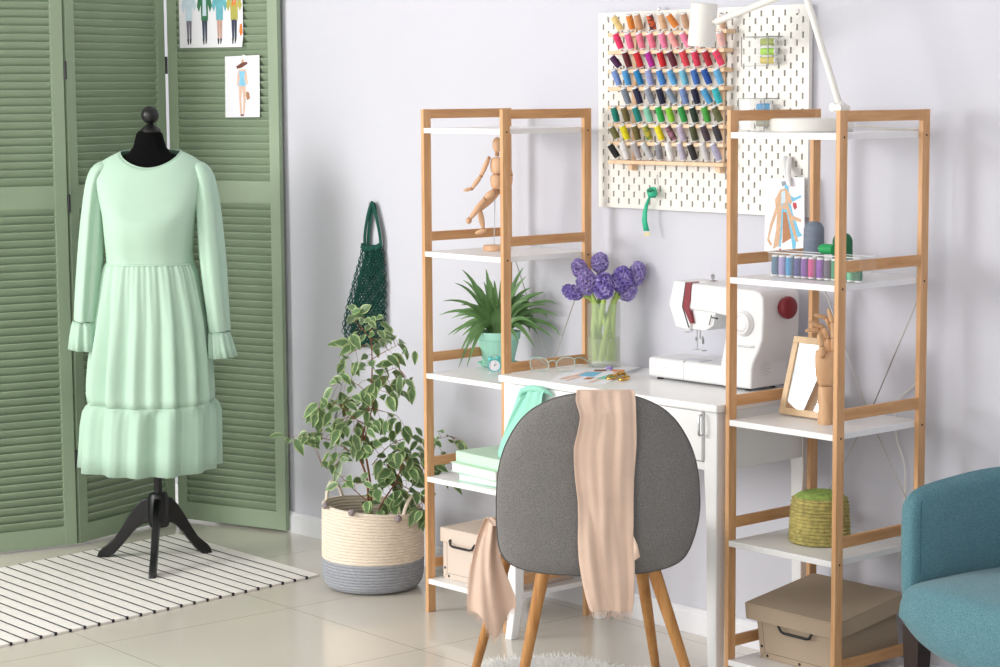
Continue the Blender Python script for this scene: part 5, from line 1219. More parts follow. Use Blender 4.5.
def strap(px, dy): 
    m = MB(); pts = spline([Vector((p.x, WY-dy+k_, p.z)) for p, k_ in [(at_y(u, v, WY-.02), kk) for u, v, kk in px]], 6); m.tube(pts, .0078, 8, flat=.35, ref=(0, 1, 0)); m.build('handle', GREENBAG, bg)
strap([(364.5, 246, 0), (364.5, 235, 0), (367, 218, 0), (369.5, 208, 0), (371.5, 203.2, 0), (373.5, 208, 0), (376.5, 220, 0), (379.5, 235, 0), (380.5, 247, 0)], .0185)
strap([(366, 246, 0), (366.5, 235, 0), (368.5, 218, 0), (370.5, 209, 0), (371.8, 204.5, 0), (373, 209, 0), (375.5, 222, 0), (378, 236, 0), (379, 247, 0)], .012)

# ------------------------------------------------------------------ tray of spools and big cones on the right unit
z2 = ZS[1]; a_ = at_z(768, 276.5, z2); print('tray', a_)
tx0, ty0_ = X1+.052, Y1+.075; a2 = at_y(768, 276, ty0_); tx0 = a2.x; tx1_ = at_y(859.5, 280, ty0_).x; tw = tx1_-tx0; td = .062; thh = .060
tr = thing('clear_tray', 'clear acrylic divided tray of upright spools on the right unit', 'tray', (tx0+tw/2, ty0_+td/2, z2))
m = MB(); th = .002; x, y, z = tx0, ty0_, z2+.0003
m.box((x, y, z), (x+tw, y+td, z+th)); m.box((x, y, z+th), (x+tw, y+th, z+thh)); m.box((x, y+td-th, z+th), (x+tw, y+td, z+thh)); m.box((x, y+th, z+th), (x+th, y+td-th, z+thh)); m.box((x+tw-th, y+th, z+th), (x+tw, y+td-th, z+thh))
m.build('tray_shell', CLEAR, tr, smooth=0)
for k in range(1, 4):
    xx = x + tw*k/4; m = MB(); m.box((xx-.0008, y+th, z+th), (xx+.0008, y+td-th, z+thh-.008)); m.build('divider', CLEAR, tr, smooth=0)
m = MB(); e = .0015
for p, q_ in (((x-e, y-e, z+thh), (x+tw+e, y+th, z+thh+.002)), ((x-e, y+td-th, z+thh), (x+tw+e, y+td+e, z+thh+.002)), ((x-e, y+th, z+thh), (x+th, y+td-th, z+thh+.002)), ((x+tw-th, y+th, z+thh), (x+tw+e, y+td-th, z+thh+.002))): m.box(p, q_)
m.build('rim', col_mat('pale_clear_rim', '#dfe3e4', .2), tr, smooth=0)
trs = [('slate blue', '#4d7590'), ('soft lilac', '#a596c8'), ('bright sky blue', '#2a95c8'), ('indigo', '#3d3d86'), ('violet', '#7a3fa0'), ('hot magenta', '#cc2f84'), ('purple', '#8a3fae'), ('charcoal violet', '#5b5068'), ('emerald green', '#1c8f5c'), ('pale seafoam', '#7dd0a6'), ('mint', '#6cc79c'), ('dark green', '#156d45')]
n = 3; sx_ = tw/12
for i, (nm, hx) in enumerate(trs):
    cm = mat('thread_'+nm.replace(' ', '_'), hx, .6, var=.08, vscale=30, bump=.3, bscale=300, stretch=(1, 1, 9)); xx = x+sx_*(i+.5) + (.001 if i % 3 == 0 else (-.001 if i % 3 == 2 else 0))
    spool('s', f"{nm} thread spool standing {ordn(i)} from the left in the clear tray", 'thread spool', Vector((xx, y+th+.0100, z+th+.0002)), Vector((xx, y+th+.0100, z+th+.0515)), cm, 'thread spools in the clear tray', FIRST, rad=.0094)
for i, (nm, hx) in enumerate((('petrol blue', '#2b6f92'), ('mauve', '#9a86b6'), ('turquoise blue', '#2f9fc4'))):
    cm = mat('thread_'+nm.replace(' ', '_'), hx, .6, var=.08, vscale=30, bump=.3, bscale=300, stretch=(1, 1, 9)); xx = x+sx_*(i*3+2.0)
    spool('s', f"{nm} thread spool in the back row of the clear tray", 'thread spool', Vector((xx, y+th+.0355, z+th+.0002)), Vector((xx, y+th+.0355, z+th+.0535)), cm, 'thread spools in the clear tray', FIRST, rad=.0094)
def cone(label, u0, u1, vt, dy, hx, lying=None):
    yy = ty0_+td+dy; cx_ = at_y((u0+u1)/2, 250, yy).x; r_ = (at_y(u1, 250, yy)-at_y(u0, 250, yy)).length*.5*RH.x; r_ = (u1-u0)/2/ (F_PX/((Vector((cx_, yy, z2))-CAM).dot(FWD)))
    yy = max(yy, ty0_+td+r_+.004); cx_ = at_y((u0+u1)/2, 250, yy).x; zt = at_y((u0+u1)/2, vt, yy).z; h = zt-z2
    t = thing('thread_cone', label, 'thread cone', (cx_, yy, z2))
    cm = mat('thread_'+label.split(' thread')[0].replace(' ', '_'), hx, .7, var=.08, vscale=20, bump=.5, bscale=260, stretch=(1, 1, 5))
    m = MB(); pr = [(0, .004), (r_*.96, .004), (r_, .010)]
    for k in range(14): tt = k/13; pr.append((r_*(1-.06*tt)*(1+(.012 if k % 2 else 0)), .012+(h-.030)*tt))
    pr += [(r_*.84, h-.010), (r_*.62, h-.003), (r_*.35, h), (0, h)]
    m.lathe(pr, c=(cx_, yy, z2), n=40); m.build('thread_winding', cm, t, smooth=60)
    m = MB(); m.lathe([(0, .0002), (r_*.8, .0002), (r_*.82, .0039), (0, .0039)], c=(cx_, yy, z2), n=32); m.build('cone_core', WHITEP, t)
    return cx_, yy, r_, h
cone('slate grey thread cone standing behind the clear tray', 803, 824.5, 221.5, .03, '#8792a3')
gx_, gy_, gr_, gh_ = cone('dark green thread cone behind the tray, at the right', 832, 853, 233, .03, '#12804a')
# small green cone lying across the tray
p0 = at_y(833, 247.5, ty0_+td*.6); p1 = at_y(822, 247.8, ty0_+td*.45)
cm = mat('thread_lying_green', '#1b9a56', .6, var=.08, vscale=30, bump=.4, bscale=300)
rz_ = z+thh+.0022
t = thing('thread_spool', 'green thread spool lying across the top of the clear tray', 'thread spool', (p1.x, p1.y, rz_+.0125)); pa = Vector((p0.x+.012, p1.y, rz_+.0125)); pb = Vector((p1.x-.006, p1.y, rz_+.0125))
m = MB(); k = [pa.lerp(pb, s) for s in (0, .02, .1, .3, .6, .85, .97, 1)]; m.tube(k, [.006, .0122, .0125, .0122, .0125, .0120, .009, .004], 20); m.build('thread_winding', cm, t)
m = MB(); m.cyl(pb, pb+Vector((-.003, 0, 0)), .0045, n=14); m.build('spool_core', WHITEP, t)

# ------------------------------------------------------------------ mirror, wooden hand, straw basket
z3 = ZS[2]
bl_ = at_z(778, 414.5, z3+.001); yb_ = min(bl_.y, Y1+.155); bl_ = at_y(778, 414.5, yb_)
print('mirror', bl_)
bl_.z = z3+.001; tl_ = at_x(794, 337, bl_.x); fw = at_y(838, 424, bl_.y).x - bl_.x
lean = math.atan2(tl_.y-bl_.y, tl_.z-bl_.z); Lh = math.hypot(tl_.y-bl_.y, tl_.z-bl_.z); print('lean', math.degrees(lean), Lh, fw, tl_)
lean = min(lean, R(26)); fw = .150
mi = thing('table_mirror', 'light wooden framed mirror leaning back behind the wooden hand', 'mirror', (bl_.x+fw/2, bl_.y, z3))
FX = Matrix.Translation((bl_.x, bl_.y, z3+.0045)) @ Matrix.Rotation(-lean, 4, 'X'); b0_ = .017; td_ = .012
m = MB(); Lh = min(Lh, .235)
m.box((0, 0, 0), (fw, td_, b0_), X=FX); m.box((0, 0, Lh-b0_), (fw, td_, Lh), X=FX); m.box((0, .0002, b0_-.0002), (b0_, td_-.0002, Lh-b0_+.0002), X=FX); m.box((fw-b0_, .0002, b0_-.0002), (fw, td_-.0002, Lh-b0_+.0002), X=FX); m.build('frame', FRAMEW, mi, smooth=0, bev=.0015)
m = MB(); m.box((b0_-.002, .004, b0_-.002), (fw-b0_+.002, .007, Lh-b0_+.002), X=FX); m.build('mirror_glass', MIRROR, mi, smooth=0)
m = MB(); a_ = FX @ Vector((fw*.5, td_, Lh*.72)); e_ = Vector((a_.x, a_.y+.075, z3+.001))
e_.y = min(e_.y, Y1+UD-.012)
m.tube([a_, e_], .006, 6, flat=.4); m.build('back_strut', FRAMEW, mi)
# hand
hb = at_z(825.5, 423.5, z3); hy = min(hb.y, bl_.y-.03); 
hb = at_y(825.3, 423.0, hy); hO = (hb.x, hb.y); print('hand', hb)
hand = thing('wooden_hand', 'jointed wooden artist hand standing in front of the small mirror', 'wooden hand', (hO[0], hO[1], z3))
def h(u, v, d=0): return at_v(u, v, hO, d)
HANDW = wood('beech_hand', '#c99b70', '#e0b78f', (5, 5, 1.5), scale=7)
zc_ = h(825, 386).z-z3
m = MB(); m.lathe([(0, 0), (.0182, 0), (.0187, .002), (.0182, zc_*.5), (.0185, zc_-.004), (.016, zc_), (0, zc_)], c=(hO[0], hO[1], z3+.0002), n=36); m.build('wrist_base', HANDW, hand)
m = MB(); rows = []
HM = Matrix(((RH.x, FH.x, 0), (RH.y, FH.y, 0), (0, 0, 1))).to_4x4()
for v, l, r_, dep in ((385, 819, 832, .013), (382, 817.2, 834, .017), (376, 815.8, 836, .019), (366, 815.2, 837.5, .019), (357, 815, 838, .017), (351.5, 815.5, 837.5, .014), (350, 817, 836.5, .008)):
    A_ = h(l, v); B_ = h(r_, v); ce = (A_+B_)/2; w_ = (B_-A_).length/2
    rows.append([m.v(ce + RH*w_*(abs(math.cos(a2))**.75*(1 if math.cos(a2) > 0 else -1)) + FH*dep*(abs(math.sin(a2))**.75*(1 if math.sin(a2) > 0 else -1))) for a2 in [k/24*2*math.pi for k in range(24)]])
for p, q_ in zip(rows, rows[1:]):
    for j in range(24): m.f([p[j], p[(j+1) % 24], q_[(j+1) % 24], q_[j]])
m.f(rows[0]); m.f(rows[-1][::-1]); m.build('palm', HANDW, hand)
def finger(pts, r=.0062):
    P_ = [h(*q_) for q_ in pts]; n_ = len(P_)
    for k in range(n_-1):
        m = MB(); r0 = r*1.28*(1-.09*k); A_, B_ = P_[k], P_[k+1]; dd = (B_-A_).normalized()
        m.tube([A_+dd*.001, A_+dd*.003, A_.lerp(B_, .5), B_-dd*.004, B_-dd*.0008] if k < n_-2 else [A_+dd*.001, A_+dd*.003, A_.lerp(B_, .55), A_.lerp(B_, .85), B_], [r0*.7, r0, r0*1.02, r0*.92, r0*.6] if k < n_-2 else [r0*.7, r0, r0*.95, r0*.7, r0*.25], 14)
        m.build('finger_segment', HANDW, hand)
        m = MB(); m.ball(A_, r0*.72, n=12, m=8); m.build('finger_joint', JOINT, hand)
finger([(822.5, 356, -.018), (821.5, 346, -.022), (819, 333.5, -.024)], .0068)      # thumb in front
finger([(834, 351, -.004), (833.5, 338, -.006), (832.5, 322, -.004), (828, 308.5, -.004)], .0062)
finger([(830, 351, .004), (828, 338, .002), (823, 327, -.006), (808.5, 321.3, -.012)], .006)
finger([(826.5, 351, .010), (826, 340, .008), (818.5, 329.5, .002), (805, 331, -.004)], .0058)
finger([(836, 352, .012), (833, 333, .010), (826, 317.5, .006), (814, 314.8, .004)], .0054)
# straw basket, upside down
z4 = ZS[3]; sb = at_z(819.5, 538.5, z4); sb.y = min(sb.y, Y1+.155); sb = at_y(819.5, 538.5, sb.y); print('straw', sb)
sO = (sb.x, sb.y); r_ = 31.0/(F_PX/((Vector((sb.x, sb.y, z4))-CAM).dot(FWD))); Hs = at_v(819.5, 491.5, sO).z - z4
st = thing('straw_basket', 'green woven straw basket upside down on the right unit', 'basket', (sb.x, sb.y, z4))
m = MB(); pr = []; nr_ = 13
for k in range(nr_*4+1):
    t = k/(nr_*4); pr.append((r_*(1-.085*t*t)*(1 if t < .93 else 1-.5*(t-.93)) - .0058*abs(math.cos(k*math.pi/4)), .001+t*(Hs-.012)))
def br(x_, y_, z_, a2): k = 1+.016*math.sin(46*a2 + z_*900); return x_*k, y_*k, z_
m.lathe(pr, c=(sb.x, sb.y, z4), n=184, fn=br); m.build('woven_wall', STRAW, st, smooth=80)
m = MB(); R1 = pr[-1][0]; tp_ = [(R1, Hs-.011)]
for k in range(1, 17): t = k/16; tp_.append((R1*(1-t)*(1) if k < 16 else 0, Hs-.011+.011*math.sin(min(1, t*2.2)*math.pi/2) + (.0012 if k % 2 else -.0006)))
m.lathe(tp_, c=(sb.x, sb.y, z4), n=120, fn=lambda x_, y_, z_, a2: (x_*(1+.008*math.sin(40*a2+z_*700)), y_*(1+.008*math.sin(40*a2+z_*700)), z_)); m.build('woven_bottom', STRAWT, st, smooth=80)
# ------------------------------------------------------------------ grey shell chair
def pillow(mb, outline, P, thick, n_r=10, mi=0, edge=3.0):
    """closed cushion: outline(theta)->radius, P(a, b, h)->world; thickness falls to zero at the rim"""
    n = 72; top, bot = [], []
    for side, store in ((1, top), (-1, bot)):
        for i in range(n_r+1):
            q = math.sin(i/n_r*math.pi/2) if i < n_r else 1
            h = thick/2*side*(max(0, 1-q**edge))**(1/2.2)
            if i == 0: store.append([mb.v(P(0, 0, h))]); continue
            if i == n_r and side == -1: store.append(top[-1]); continue
            store.append([mb.v(P(outline(2*math.pi*j/n)[0]*q, outline(2*math.pi*j/n)[1]*q, h if i < n_r else 0)) for j in range(n)])
        for a, b in zip(store, store[1:]):
            for j in range(n):
                k = (j+1) % n
                if len(a) == 1: mb.f([a[0], b[j], b[k]])
                else: mb.f([a[j], a[k], b[k], b[j]])
ft = {k: at_z(u, v, 0) for k, (u, v) in dict(nl=(511, 737), nr=(708, 737), fl=(468, 696), fr=(660, 696)).items()}
print('feet', ft)
ctrc = sum((p for p in ft.values()), Vector())/4
Fc = ((ft['fl']+ft['fr'])/2 - (ft['nl']+ft['nr'])/2).normalized(); Rc = Vector((Fc.y, -Fc.x, 0))
print('Fc', Fc, ctrc)
dv = Vector((-.7192, .695, 0))
Bc = CAM + dv*4.89; Bc.z = 0
tp4 = {k: at_v(u, v, (Bc.x, Bc.y), d) for k, (u, v, d) in dict(nl=(543.5, 570, .055), nr=(652.5, 566, .055), fl=(506, 557, .30), fr=(640, 560, .30)).items()}
# the shell's back faces the viewer nearly squarely; blend its facing with the leg direction
Fs = FH.copy(); Rs = Vector((Fs.y, -Fs.x, 0))
ch = thing('upholstered_chair', 'grey upholstered shell chair with tapered oak legs at the table', 'chair', (ctrc.x, ctrc.y, 0))
zc0 = at_v(598, 495, (Bc.x, Bc.y)).z
hwt = [(393, 4), (394.2, 26), (397, 40), (402, 53), (410, 67), (420, 77.5), (435, 87.5), (450, 94.5), (470, 99.5), (490, 101.3), (510, 101.5), (530, 101), (542, 100), (550, 98.3), (557, 95), (562, 90.5), (567, 82), (571, 68), (573.5, 50), (574.6, 28), (575, 4)]
PXM = 4.998/F_PX     # metres per pixel at the back shell
olist = [( w*PXM, (495-v)*PXM*1.012) for v, w in hwt]; olr = [(min(x, interp([(393, 999), (505, 999), (510, 101.5), (530, 98), (545, 93.5), (556, 88), (563, 80), (568, 69), (572, 51), (574, 28), (575, 4)], 495-z/(PXM*1.012))*PXM), z) for x, z in olist]; olist = olr + [(-x, z) for x, z in olist[::-1]]
angs = sorted([(math.atan2(z, x) % (2*math.pi), math.hypot(x, z)) for x, z in olist])
def shell_out(th):
    th %= 2*math.pi
    a = [(t-2*math.pi, r) for t, r in angs[-3:]] + angs + [(t+2*math.pi, r) for t, r in angs[:3]]
    r = interp(a, th); return r*math.cos(th), r*math.sin(th)
def shell_P(x, z, h):
    wrap = .95*x*x; lean = -.10*(z+.02)           # edges curl forward, the top leans toward the viewer
    return at_v(598+x/PXM, 495-z/(PXM*1.012), (Bc.x, Bc.y), wrap + lean + .010 + h)
m = MB(); pillow(m, shell_out, shell_P, .052, n_r=12, edge=7); m.build('backrest', GREYF, ch, smooth=80)
m = MB(); pts = []
for k in range(145):
    x, z = shell_out(2*math.pi*k/144); pts.append(shell_P(x*1.0, z*1.0, -.004))
m.tube(pts, .0015, 6, cap=False); m.build('edge_piping', PIPING, ch)
# seat
Sc = Bc + Fs*.235; zs0 = .455
def seat_out(th):
    c, s = math.cos(th), math.sin(th); q = (abs(c)**3+abs(s)**3)**(-1/3); return .205*c*q, .215*s*q
m = MB(); pillow(m, seat_out, lambda x, y, h: Sc + Rs*x*(1-.12*y/.22) + Fs*y + Vector((0, 0, zs0+h)), .085, edge=5); m.build('seat', GREYF, ch, smooth=80)
m = MB(); pillow(m, lambda th: tuple(c*.80 for c in seat_out(th)), lambda x, y, h: Sc + Rs*x + Fs*(y-.0) + Vector((0, 0, .412+h)), .03, edge=5); m.build('seat_frame', BLACKP, ch, smooth=80)
for k in ('nl', 'nr', 'fl', 'fr'):
    f_, t_ = ft[k], tp4[k]
    d = (t_-f_); m = MB(); m.tube([f_+Vector((0, 0, .001)), f_+d*.02, f_+d*.5, f_+d], [.0085, .0095, .0130, .0165], 20); leg = m.build('leg', LEGW, ch)
# ------------------------------------------------------------------ scarf: over the back, across the seat, down the left side
SCM = SCARF
scf = thing('beige_scarf', 'beige gauze scarf draped over the grey chair back and trailing off its seat', 'scarf', tuple(Sc+Vector((0, 0, .5))))
def PX(u, v, d): return at_v(u, v, (Bc.x, Bc.y), d)
rs = random.Random(4)
tab = [(612, 590, 632), (600, 586, 634), (580, 581.5, 634.5), (560, 578.5, 634.5), (540, 577.5, 633), (520, 578, 633.5), (500, 577.5, 633.5), (480, 575, 634), (460, 573.5, 635.5), (445, 573.5, 636.5), (430, 577.5, 636.5), (415, 580, 636), (400, 575.5, 636), (393, 576, 635.5), (389.5, 578, 634)]
def fold(s, t): return .0055*math.sin(t*7+s*3) + .0028*math.sin(t*15-s*5) + .001*math.sin(t*34+s*2) + .006*math.exp(-((t-.25)/.12)**2)*math.sin(s*9) 
m = MB()
def rear(s, t):
    v = lerp(612, 389.5, s); l = interp([(a, b) for a, b, c in tab[::-1]], v); r = interp([(a, c) for a, b, c in tab[::-1]], v); u = lerp(l, r, t)
    x = (u-598)*PXM; z = (495-v)*PXM
    zz = max(z, -.19)
    hh = -.026 - .007
    p = shell_P(x, z, hh)
    q = min(1, max(0, (z-.195)/.05))
    p += Fs*(.026*q) if q > 0 else Vector((0, 0, 0))
    if v > 577: p += -Fs*.002
    p2 = p - Fs*(.005+abs(fold(s, t))) 
    return p2
N1 = 60; NT = 34
rowsv = []
for i in range(N1): rowsv.append([m.v(rear(i/(N1-1), j/(NT-1))) for j in range(NT)])
# down the inner side to the seat then toward the chair's left side
def inner(k, t):
    x = lerp(-.050, .085, t)
    path = [( .245, -.012), (.247, .006), (.235, .030), (.20, .043), (.12, .052), (.04, .060), (.0, .072)]
    z, f = path[k]
    base = shell_P(x, z, 0); off = f
    return base + Fs*(off + abs(fold(k, t))*.6)
for k in range(1, 7): rowsv.append([m.v(inner(k, j/(NT-1))) for j in range(NT)])
def seatpath(k, t):
    # from the inside foot of the backrest across the seat to the left edge
    a = [(.02, .085), (-.05, .12), (-.13, .15), (-.20, .165), (-.236, .168)][k]
    wdir = Vector((math.cos(R(20+15*k)), math.sin(R(20+15*k)), 0)); cen = Bc + Rs*a[0] + Fs*a[1]
    loc = Rs*wdir.x*(t-.5)*.13*.7 + Fs*wdir.y*(t-.5)*.15
    z = zs0+.050 - (.010 if k == 4 else 0)
    return cen + loc + Vector((0, 0, z + abs(fold(k*.3, t))))
for k in range(5): rowsv.append([m.v(seatpath(k, j/(NT-1))) for j in range(NT)])
left_tab = [(514, 488, 497), (518, 485.5, 497.5), (525, 482, 498), (535, 478, 499), (548, 474.5, 499), (560, 472, 500.5), (575, 470, 505), (590, 468.5, 511), (603, 468, 516), (613, 468.5, 516.5)]
def hang(s, t):
    v = lerp(516, 612, s); l = interp([(a, b) for a, b, c in left_tab], v); r = interp([(a, c) for a, b, c in left_tab], v); u = lerp(l, r, t)
    tip = 26*math.exp(-((t-.55)/.22)**2)*max(0, s-.25)/.75 - 8*max(0, t-.75)*s*3
    return at_v(u, v+tip, (Bc.x, Bc.y), .150) + FH*(.009*math.sin(t*7+s*2)+.003*math.sin(t*17)) 
for i in range(30): rowsv.append([m.v(hang(i/29, j/(NT-1))) for j in range(NT)])
for a, b in zip(rowsv, rowsv[1:]):
    for j in range(NT-1): m.f([a[j], a[j+1], b[j+1], b[j]])
m.build('woven_cloth', SCM, scf, smooth=80, solid=.0016, sub=1)
m = MB()
for j in range(90):
    t = (j+.5)/90; p = rear(0, t); L_ = rs.uniform(.010, .020); m.tube([p+Vector((0, 0, .003)), p-Vector((0, 0, L_*.5))+Rs*rs.uniform(-.003, .003), p-Vector((0, 0, L_))+Rs*rs.uniform(-.006, .006)], [.0006, .0005, .0003], 4)
    p = hang(1, t); L_ = rs.uniform(.008, .018); m.tube([p+Vector((0, 0, .003)), p-Vector((0, 0, L_))+RH*rs.uniform(-.005, .005)], [.0006, .0003], 4)
for j in range(60):
    s = .5+j/120; p = hang(s, 0); m.tube([p, p-RH*rs.uniform(.002, .006)-Vector((0, 0, .004))], [.0006, .0003], 4)
m.build('fringe', SCM, scf)['kind'] = 'stuff'
# small corner peeking out at the right of the draped end
m = MB(); pA = [PX(633.5, 536, -.04), PX(637.5, 545, -.046), PX(640, 557, -.05), PX(633.8, 561, -.044)]; m.poly(pA); m.build('folded_corner', SCM, scf, solid=.0015)

# ------------------------------------------------------------------ aqua scarf hanging out of the drawer
yf = TY0-.004
def q(u, v, y): return at_y(u, v, y)
ms = thing('aqua_scarf', 'aqua mint scarf hanging out of the white table drawer', 'scarf', tuple(q(525, 400, yf)))
m = MB(); rowsv = []; n_ = 22
def gauze(rows_, mm, nt=22):
    R_ = []
    for (v0, l, v1, r, y, amp) in rows_:
        R_.append([mm.v(q(lerp(l, r, t), lerp(v0, v1, t) , y - amp*(.5+.5*math.sin(t*13+v0*.11)) - .004)) for t in [k/(nt-1) for k in range(nt)]])
    for a, b in zip(R_, R_[1:]):
        for j in range(nt-1): mm.f([a[j], a[j+1], b[j+1], b[j]])
gauze([(387.5, 524, 391, 546, TY0+.003, .0), (387.8, 521, 391.6, 546, TY0-.004, .004), (390, 519, 393.5, 544, TY0-.008, .010), (398, 516.5, 399, 541, TY0-.010, .012), (410, 512.5, 410, 537, TY0-.012, .014), (425, 507, 425, 532, TY0-.014, .014), (440, 501.5, 440, 526, TY0-.016, .012), (452, 497.3, 456, 520, TY0-.016, .010), (457, 498.5, 476, 517, TY0-.016, .006)], m)
m.build('hanging_fold', MINTS, ms, solid=.0014, smooth=80, sub=1)
m = MB(); gauze([(390, 527, 390.5, 547, TY0-.014, .006), (391, 527, 391.5, 543, TY0-.020, .006), (400, 525.5, 400, 541.5, TY0-.020, .005), (415, 523.5, 415, 541.5, TY0-.020, .004), (432, 521, 432, 541.5, TY0-.020, .004), (450, 518, 450, 541, TY0-.020, .004)], m, 12)
m.build('second_fold', MINTS, ms, solid=.0014, smooth=80, sub=1)
m = MB(); m.tube(spline([q(520.5, 396, TY0-.022), q(524, 390.5, TY0-.022), q(532, 388.6, TY0-.020), q(541, 389.5, TY0-.018), q(548, 392.5, TY0-.012), q(552, 395.2, TY0-.004)], 5), [.004+.0075*math.sin(math.pi*min(1, (k+2)/24)) for k in range(26)], 14, flat=.8); m.build('top_twist', MINTS, ms, smooth=80)
m = MB()
for k in range(34):
    t = k/33; p = q(lerp(498, 509, t), lerp(454.5, 459, t), TY0-.024); m.tube([p+Vector((0, 0, .003)), p-Vector((rs.uniform(-.002, .004), 0, rs.uniform(.006, .012)))], [.0006, .0003], 4)
m.build('fringe', MINTS, ms)['kind'] = 'stuff'

# ------------------------------------------------------------------ sheepskin
fc = at_z(562, 719, 0); print('fur', fc)
fo = MB(); rf2 = random.Random(8)
fr = thing('sheepskin_rug', 'fluffy white sheepskin rug on the floor under the grey chair', 'rug', (fc.x, fc.y, 0))
def fout(th):
    r = .30*(1+.06*math.sin(3*th+1)+.05*math.sin(5*th)+.03*math.sin(9*th+2)); return r*math.cos(th)*1.12, r*math.sin(th)*1.62
m = MB(); pillow(m, fout, lambda x, y, h: Vector((fc.x, fc.y, .0075+h*.5)) + RH*x + FH*y, .012); m.build('hide', FUR, fr)
feet_xy = [(p.x, p.y) for p in ft.values()]
m = MB()
for i in range(30000):
    th = rf2.random()*6.283; q_ = math.sqrt(rf2.random()); ox, oy = fout(th); p = Vector((fc.x, fc.y, .009)) + RH*ox*q_ + FH*oy*q_
    d = Vector((rf2.uniform(-1, 1), rf2.uniform(-1, 1), rf2.uniform(.7, 1.5))); edge_ = (RH*ox+FH*oy).normalized()*(.9*q_**5); d = (d+edge_).normalized(); L_ = rf2.uniform(.022, .042)
    cv = Vector((rf2.uniform(-1, 1), rf2.uniform(-1, 1), -.4))*L_*.35; s_ = d.orthogonal().normalized()*rf2.uniform(.0012, .0024)
    a = m.v(p-s_); b_ = m.v(p+s_); mid = p+d*L_*.55; c_ = m.v(mid+s_*.8); e_ = m.v(mid-s_*.8); tpt = m.v(p+d*L_+cv); m.f([a, b_, c_, e_]); m.f([e_, c_, tpt])
m.build('fleece', FUR, fr, smooth=0)['kind'] = 'stuff'

# ------------------------------------------------------------------ teal armchair
dA = ray(897, 500); dA.z = 0; dA.normalize(); AO = CAM + dA*4.93; AO.z = 0
Fa = (RH*-.8 + FH*-.6).normalized(); Ra = Vector((-Fa.y, Fa.x, 0))      # Ra points to the near (viewer) side? choose so that the far arm sits away from the camera
if Ra.dot(FH) > 0: Ra = -Ra                                                      # Ra toward the viewer
Wd = .70; Dp = .56
# local frame: a = depth from the front edge backwards (-Fa), b = from the far arm outer face toward the viewer
def AL(a, b, z): return AO - Fa*a + Ra*b + Vector((0, 0, z))
arm = thing('armchair', 'teal upholstered tub armchair with dark legs at the right edge', 'armchair', tuple(AL(Dp*.5, Wd*.5, 0)))
AW = .054
def arm_wall(path, name):
    """upholstered wall following path [(a, b, top z)], rounded top, thickness AW"""
    m = MB(); rows = []
    P_ = [Vector((a, b, 0)) for a, b, z in path]; n = len(path)
    for i in range(n):
        t = (P_[min(i+1, n-1)]-P_[max(i-1, 0)]).normalized(); nn = Vector((-t.y, t.x, 0)); zt = path[i][2]; zb = .30
        sc_ = 1.0; a, b = path[i][0], path[i][1]; row = []
        if i == 0: sc_, zt, zb = .55, zt-.030, zb+.02
        if i == 1: sc_, zt, zb = .92, zt-.006, zb+.004
        if i == n-1: sc_, zt, zb = .55, zt-.03, zb+.02
        if i == n-2: sc_, zt, zb = .92, zt-.006, zb+.004
        h = AW/2*sc_; rd = .030*sc_
        sec_ = [(-h, zb+rd), (-h, zt-rd*1.3)] + [(-h+rd*1.0*(1-math.cos(x)), zt-rd*1.3+rd*1.3*math.sin(x)) for x in (.5, 1.0, 1.4)] + [(0, zt+.004)] + [(h-rd*(1-math.cos(x)), zt-rd*1.3+rd*1.3*math.sin(x)) for x in (1.4, 1.0, .5)] + [(h, zt-rd*1.3), (h, zb+rd), (h-rd, zb), (-h+rd, zb)]
        for o, z in sec_: row.append(m.v(AL(a+nn.x*o, b+nn.y*o, z)))
        rows.append(row)
    k = len(rows[0])
    for p, q_ in zip(rows, rows[1:]):
        for j in range(k): m.f([p[j], p[(j+1) % k], q_[(j+1) % k], q_[j]])
    m.f(rows[0]); m.f(rows[-1][::-1]); return m.build(name, TEALF, arm, smooth=70, sub=1)
top0 = at_v(914, 481, (AO.x, AO.y)).z; print('arm top', top0, AO)
b0 = AW/2
def tz(a): return top0 - .020 + .022*min(1, a/.25)**.8 + .22*max(0, (a-.42)/.1)
path = [(.0, b0, tz(0)), (.012, b0, tz(.012)), (.06, b0, tz(.06)), (.14, b0, tz(.14)), (.24, b0, tz(.24)), (.33, b0+.008, tz(.33)), (.42, b0+.05, tz(.42)), (.475, b0+.12, tz(.46)), (.50, b0+.20, tz(.48)), (.505, Wd/2, tz(.49)), (.50, Wd-b0-.20, tz(.48)), (.475, Wd-b0-.12, tz(.46)), (.42, Wd-b0-.05, tz(.42)), (.33, Wd-b0-.008, tz(.33)), (.24, Wd-b0, tz(.24)), (.14, Wd-b0, tz(.14)), (.06, Wd-b0, tz(.06)), (.012, Wd-b0, tz(.012)), (0, Wd-b0, tz(0))]
arm_wall(path, 'back_and_arms')
m = MB()
def so(th):
    c, s = math.cos(th), math.sin(th); q_ = (abs(c)**5+abs(s)**5)**(-1/5); return (.245*c*q_, (Wd-.02)/2*s*q_*(1 if c > -.9 else 1))
def seatP(a, b, h):
    bb = Wd/2 + b; lim = AW-.004
    aa = .195+a
    if aa > .03: bb = min(max(bb, lim), Wd-lim) if True else bb
    return AL(aa, bb, .335 + h + .012*(1-(a/.25)**2))
m = MB()
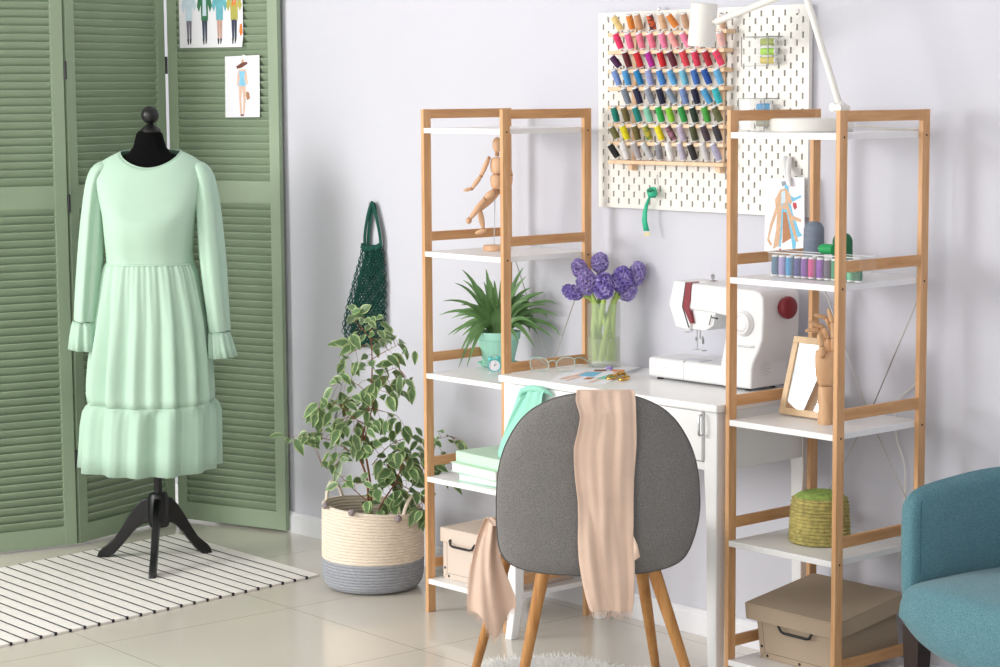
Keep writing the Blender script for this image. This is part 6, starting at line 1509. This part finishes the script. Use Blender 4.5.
# seat as a swept block with a rounded front edge that overlaps the arms' front
n_a, n_b = 26, 22; pr = [( .43, .40), (.30, .415), (.15, .42), (.06, .418), (.0, .410), (-.022, .394), (-.036, .366), (-.040, .33), (-.034, .295), (-.018, .268), (.01, .252), (.06, .246), (.43, .240)]
rows = []
for j in range(n_b+1):
    t = j/n_b; e = abs(2*t-1)**6; row = []
    for a, z in pr:
        bl_, br_ = (.012, Wd-.012) if a < .0 else (AW-.006, Wd-AW+.006)
        if 0 <= a < .03: k = a/.03; bl_, br_ = lerp(.02, AW-.006, k), lerp(Wd-.02, Wd-AW+.006, k)
        e2 = 1-(2*t-1)**2; zz = z - (.02*e if z > .3 else -.045*abs(2*t-1)**4) - (.022*e2 if z < .3 else 0); aa = a + (.022*e if a < .02 else 0) - (.03*e2 if a < .05 else 0)
        row.append(m.v(AL(aa, lerp(bl_, br_, t), zz)))
    rows.append(row)
k = len(pr)
for p, q_ in zip(rows, rows[1:]):
    for j in range(k): m.f([p[j], p[(j+1) % k], q_[(j+1) % k], q_[j]])
m.f(rows[0]); m.f(rows[-1][::-1]); m.build('seat_cushion', TEALF, arm, smooth=70, sub=2)
m = MB(); 
tp_ = [AL(.020, AW+.0015, z) for z in (.42, .45, .50, .55, tz(.05)-.03)]; m.tube(tp_, .0012, 6); m.build('arm_seam', col_mat('dark_teal_seam', '#2c5c66', .9), arm)
for a, b in ((.014, .055), (.014, Wd-.055), (.44, .10), (.44, Wd-.10)):
    m = MB(); rows = []
    for z, h in ((.0, .014), (.14, .019), (.305, .025)): rows.append([m.v(AL(a+x*h, b+y*h, z)) for x, y in ((-1, -1), (1, -1), (1, 1), (-1, 1))])
    for p, q_ in zip(rows, rows[1:]):
        for j in range(4): m.f([p[j], p[(j+1) % 4], q_[(j+1) % 4], q_[j]])
    m.f(rows[0]); m.f(rows[-1][::-1]); m.build('leg', DARKLEG, arm, smooth=0, bev=.002)

# ------------------------------------------------------------------ light
w = bpy.data.worlds.new('world'); sc.world = w; w.use_nodes = True
bgn = w.node_tree.nodes['Background']; bgn.inputs[0].default_value = (.95, .97, 1, 1); bgn.inputs[1].default_value = 0.84
def area(name, loc, target, sx, sy, power, colr=(1, 1, 1)):
    l = bpy.data.lights.new(name, 'AREA'); l.shape = 'RECTANGLE'; l.size = sx; l.size_y = sy; l.energy = power; l.color = colr
    o = bpy.data.objects.new(name, l); linkobj(o); o.location = loc; o.rotation_euler = (Vector(target)-Vector(loc)).to_track_quat('-Z', 'Y').to_euler(); return o
area('window_light', (-1.9, -4.9, 2.0), (.3, .3, .8), 2.0, 1.7, 180, (1, .985, .96))
area('front_fill_light', (3.0, -6.0, 2.0), (.4, .3, .8), 2.4, 1.6, 62, (1, .985, .96))  # added fill light, brightens surfaces that face the camera
sc.view_settings.view_transform = 'Standard'; sc.view_settings.look = 'None'; sc.view_settings.exposure = 0.07; sc.view_settings.gamma = 1
try: sc.view_settings.use_curve_mapping = False
except Exception: pass
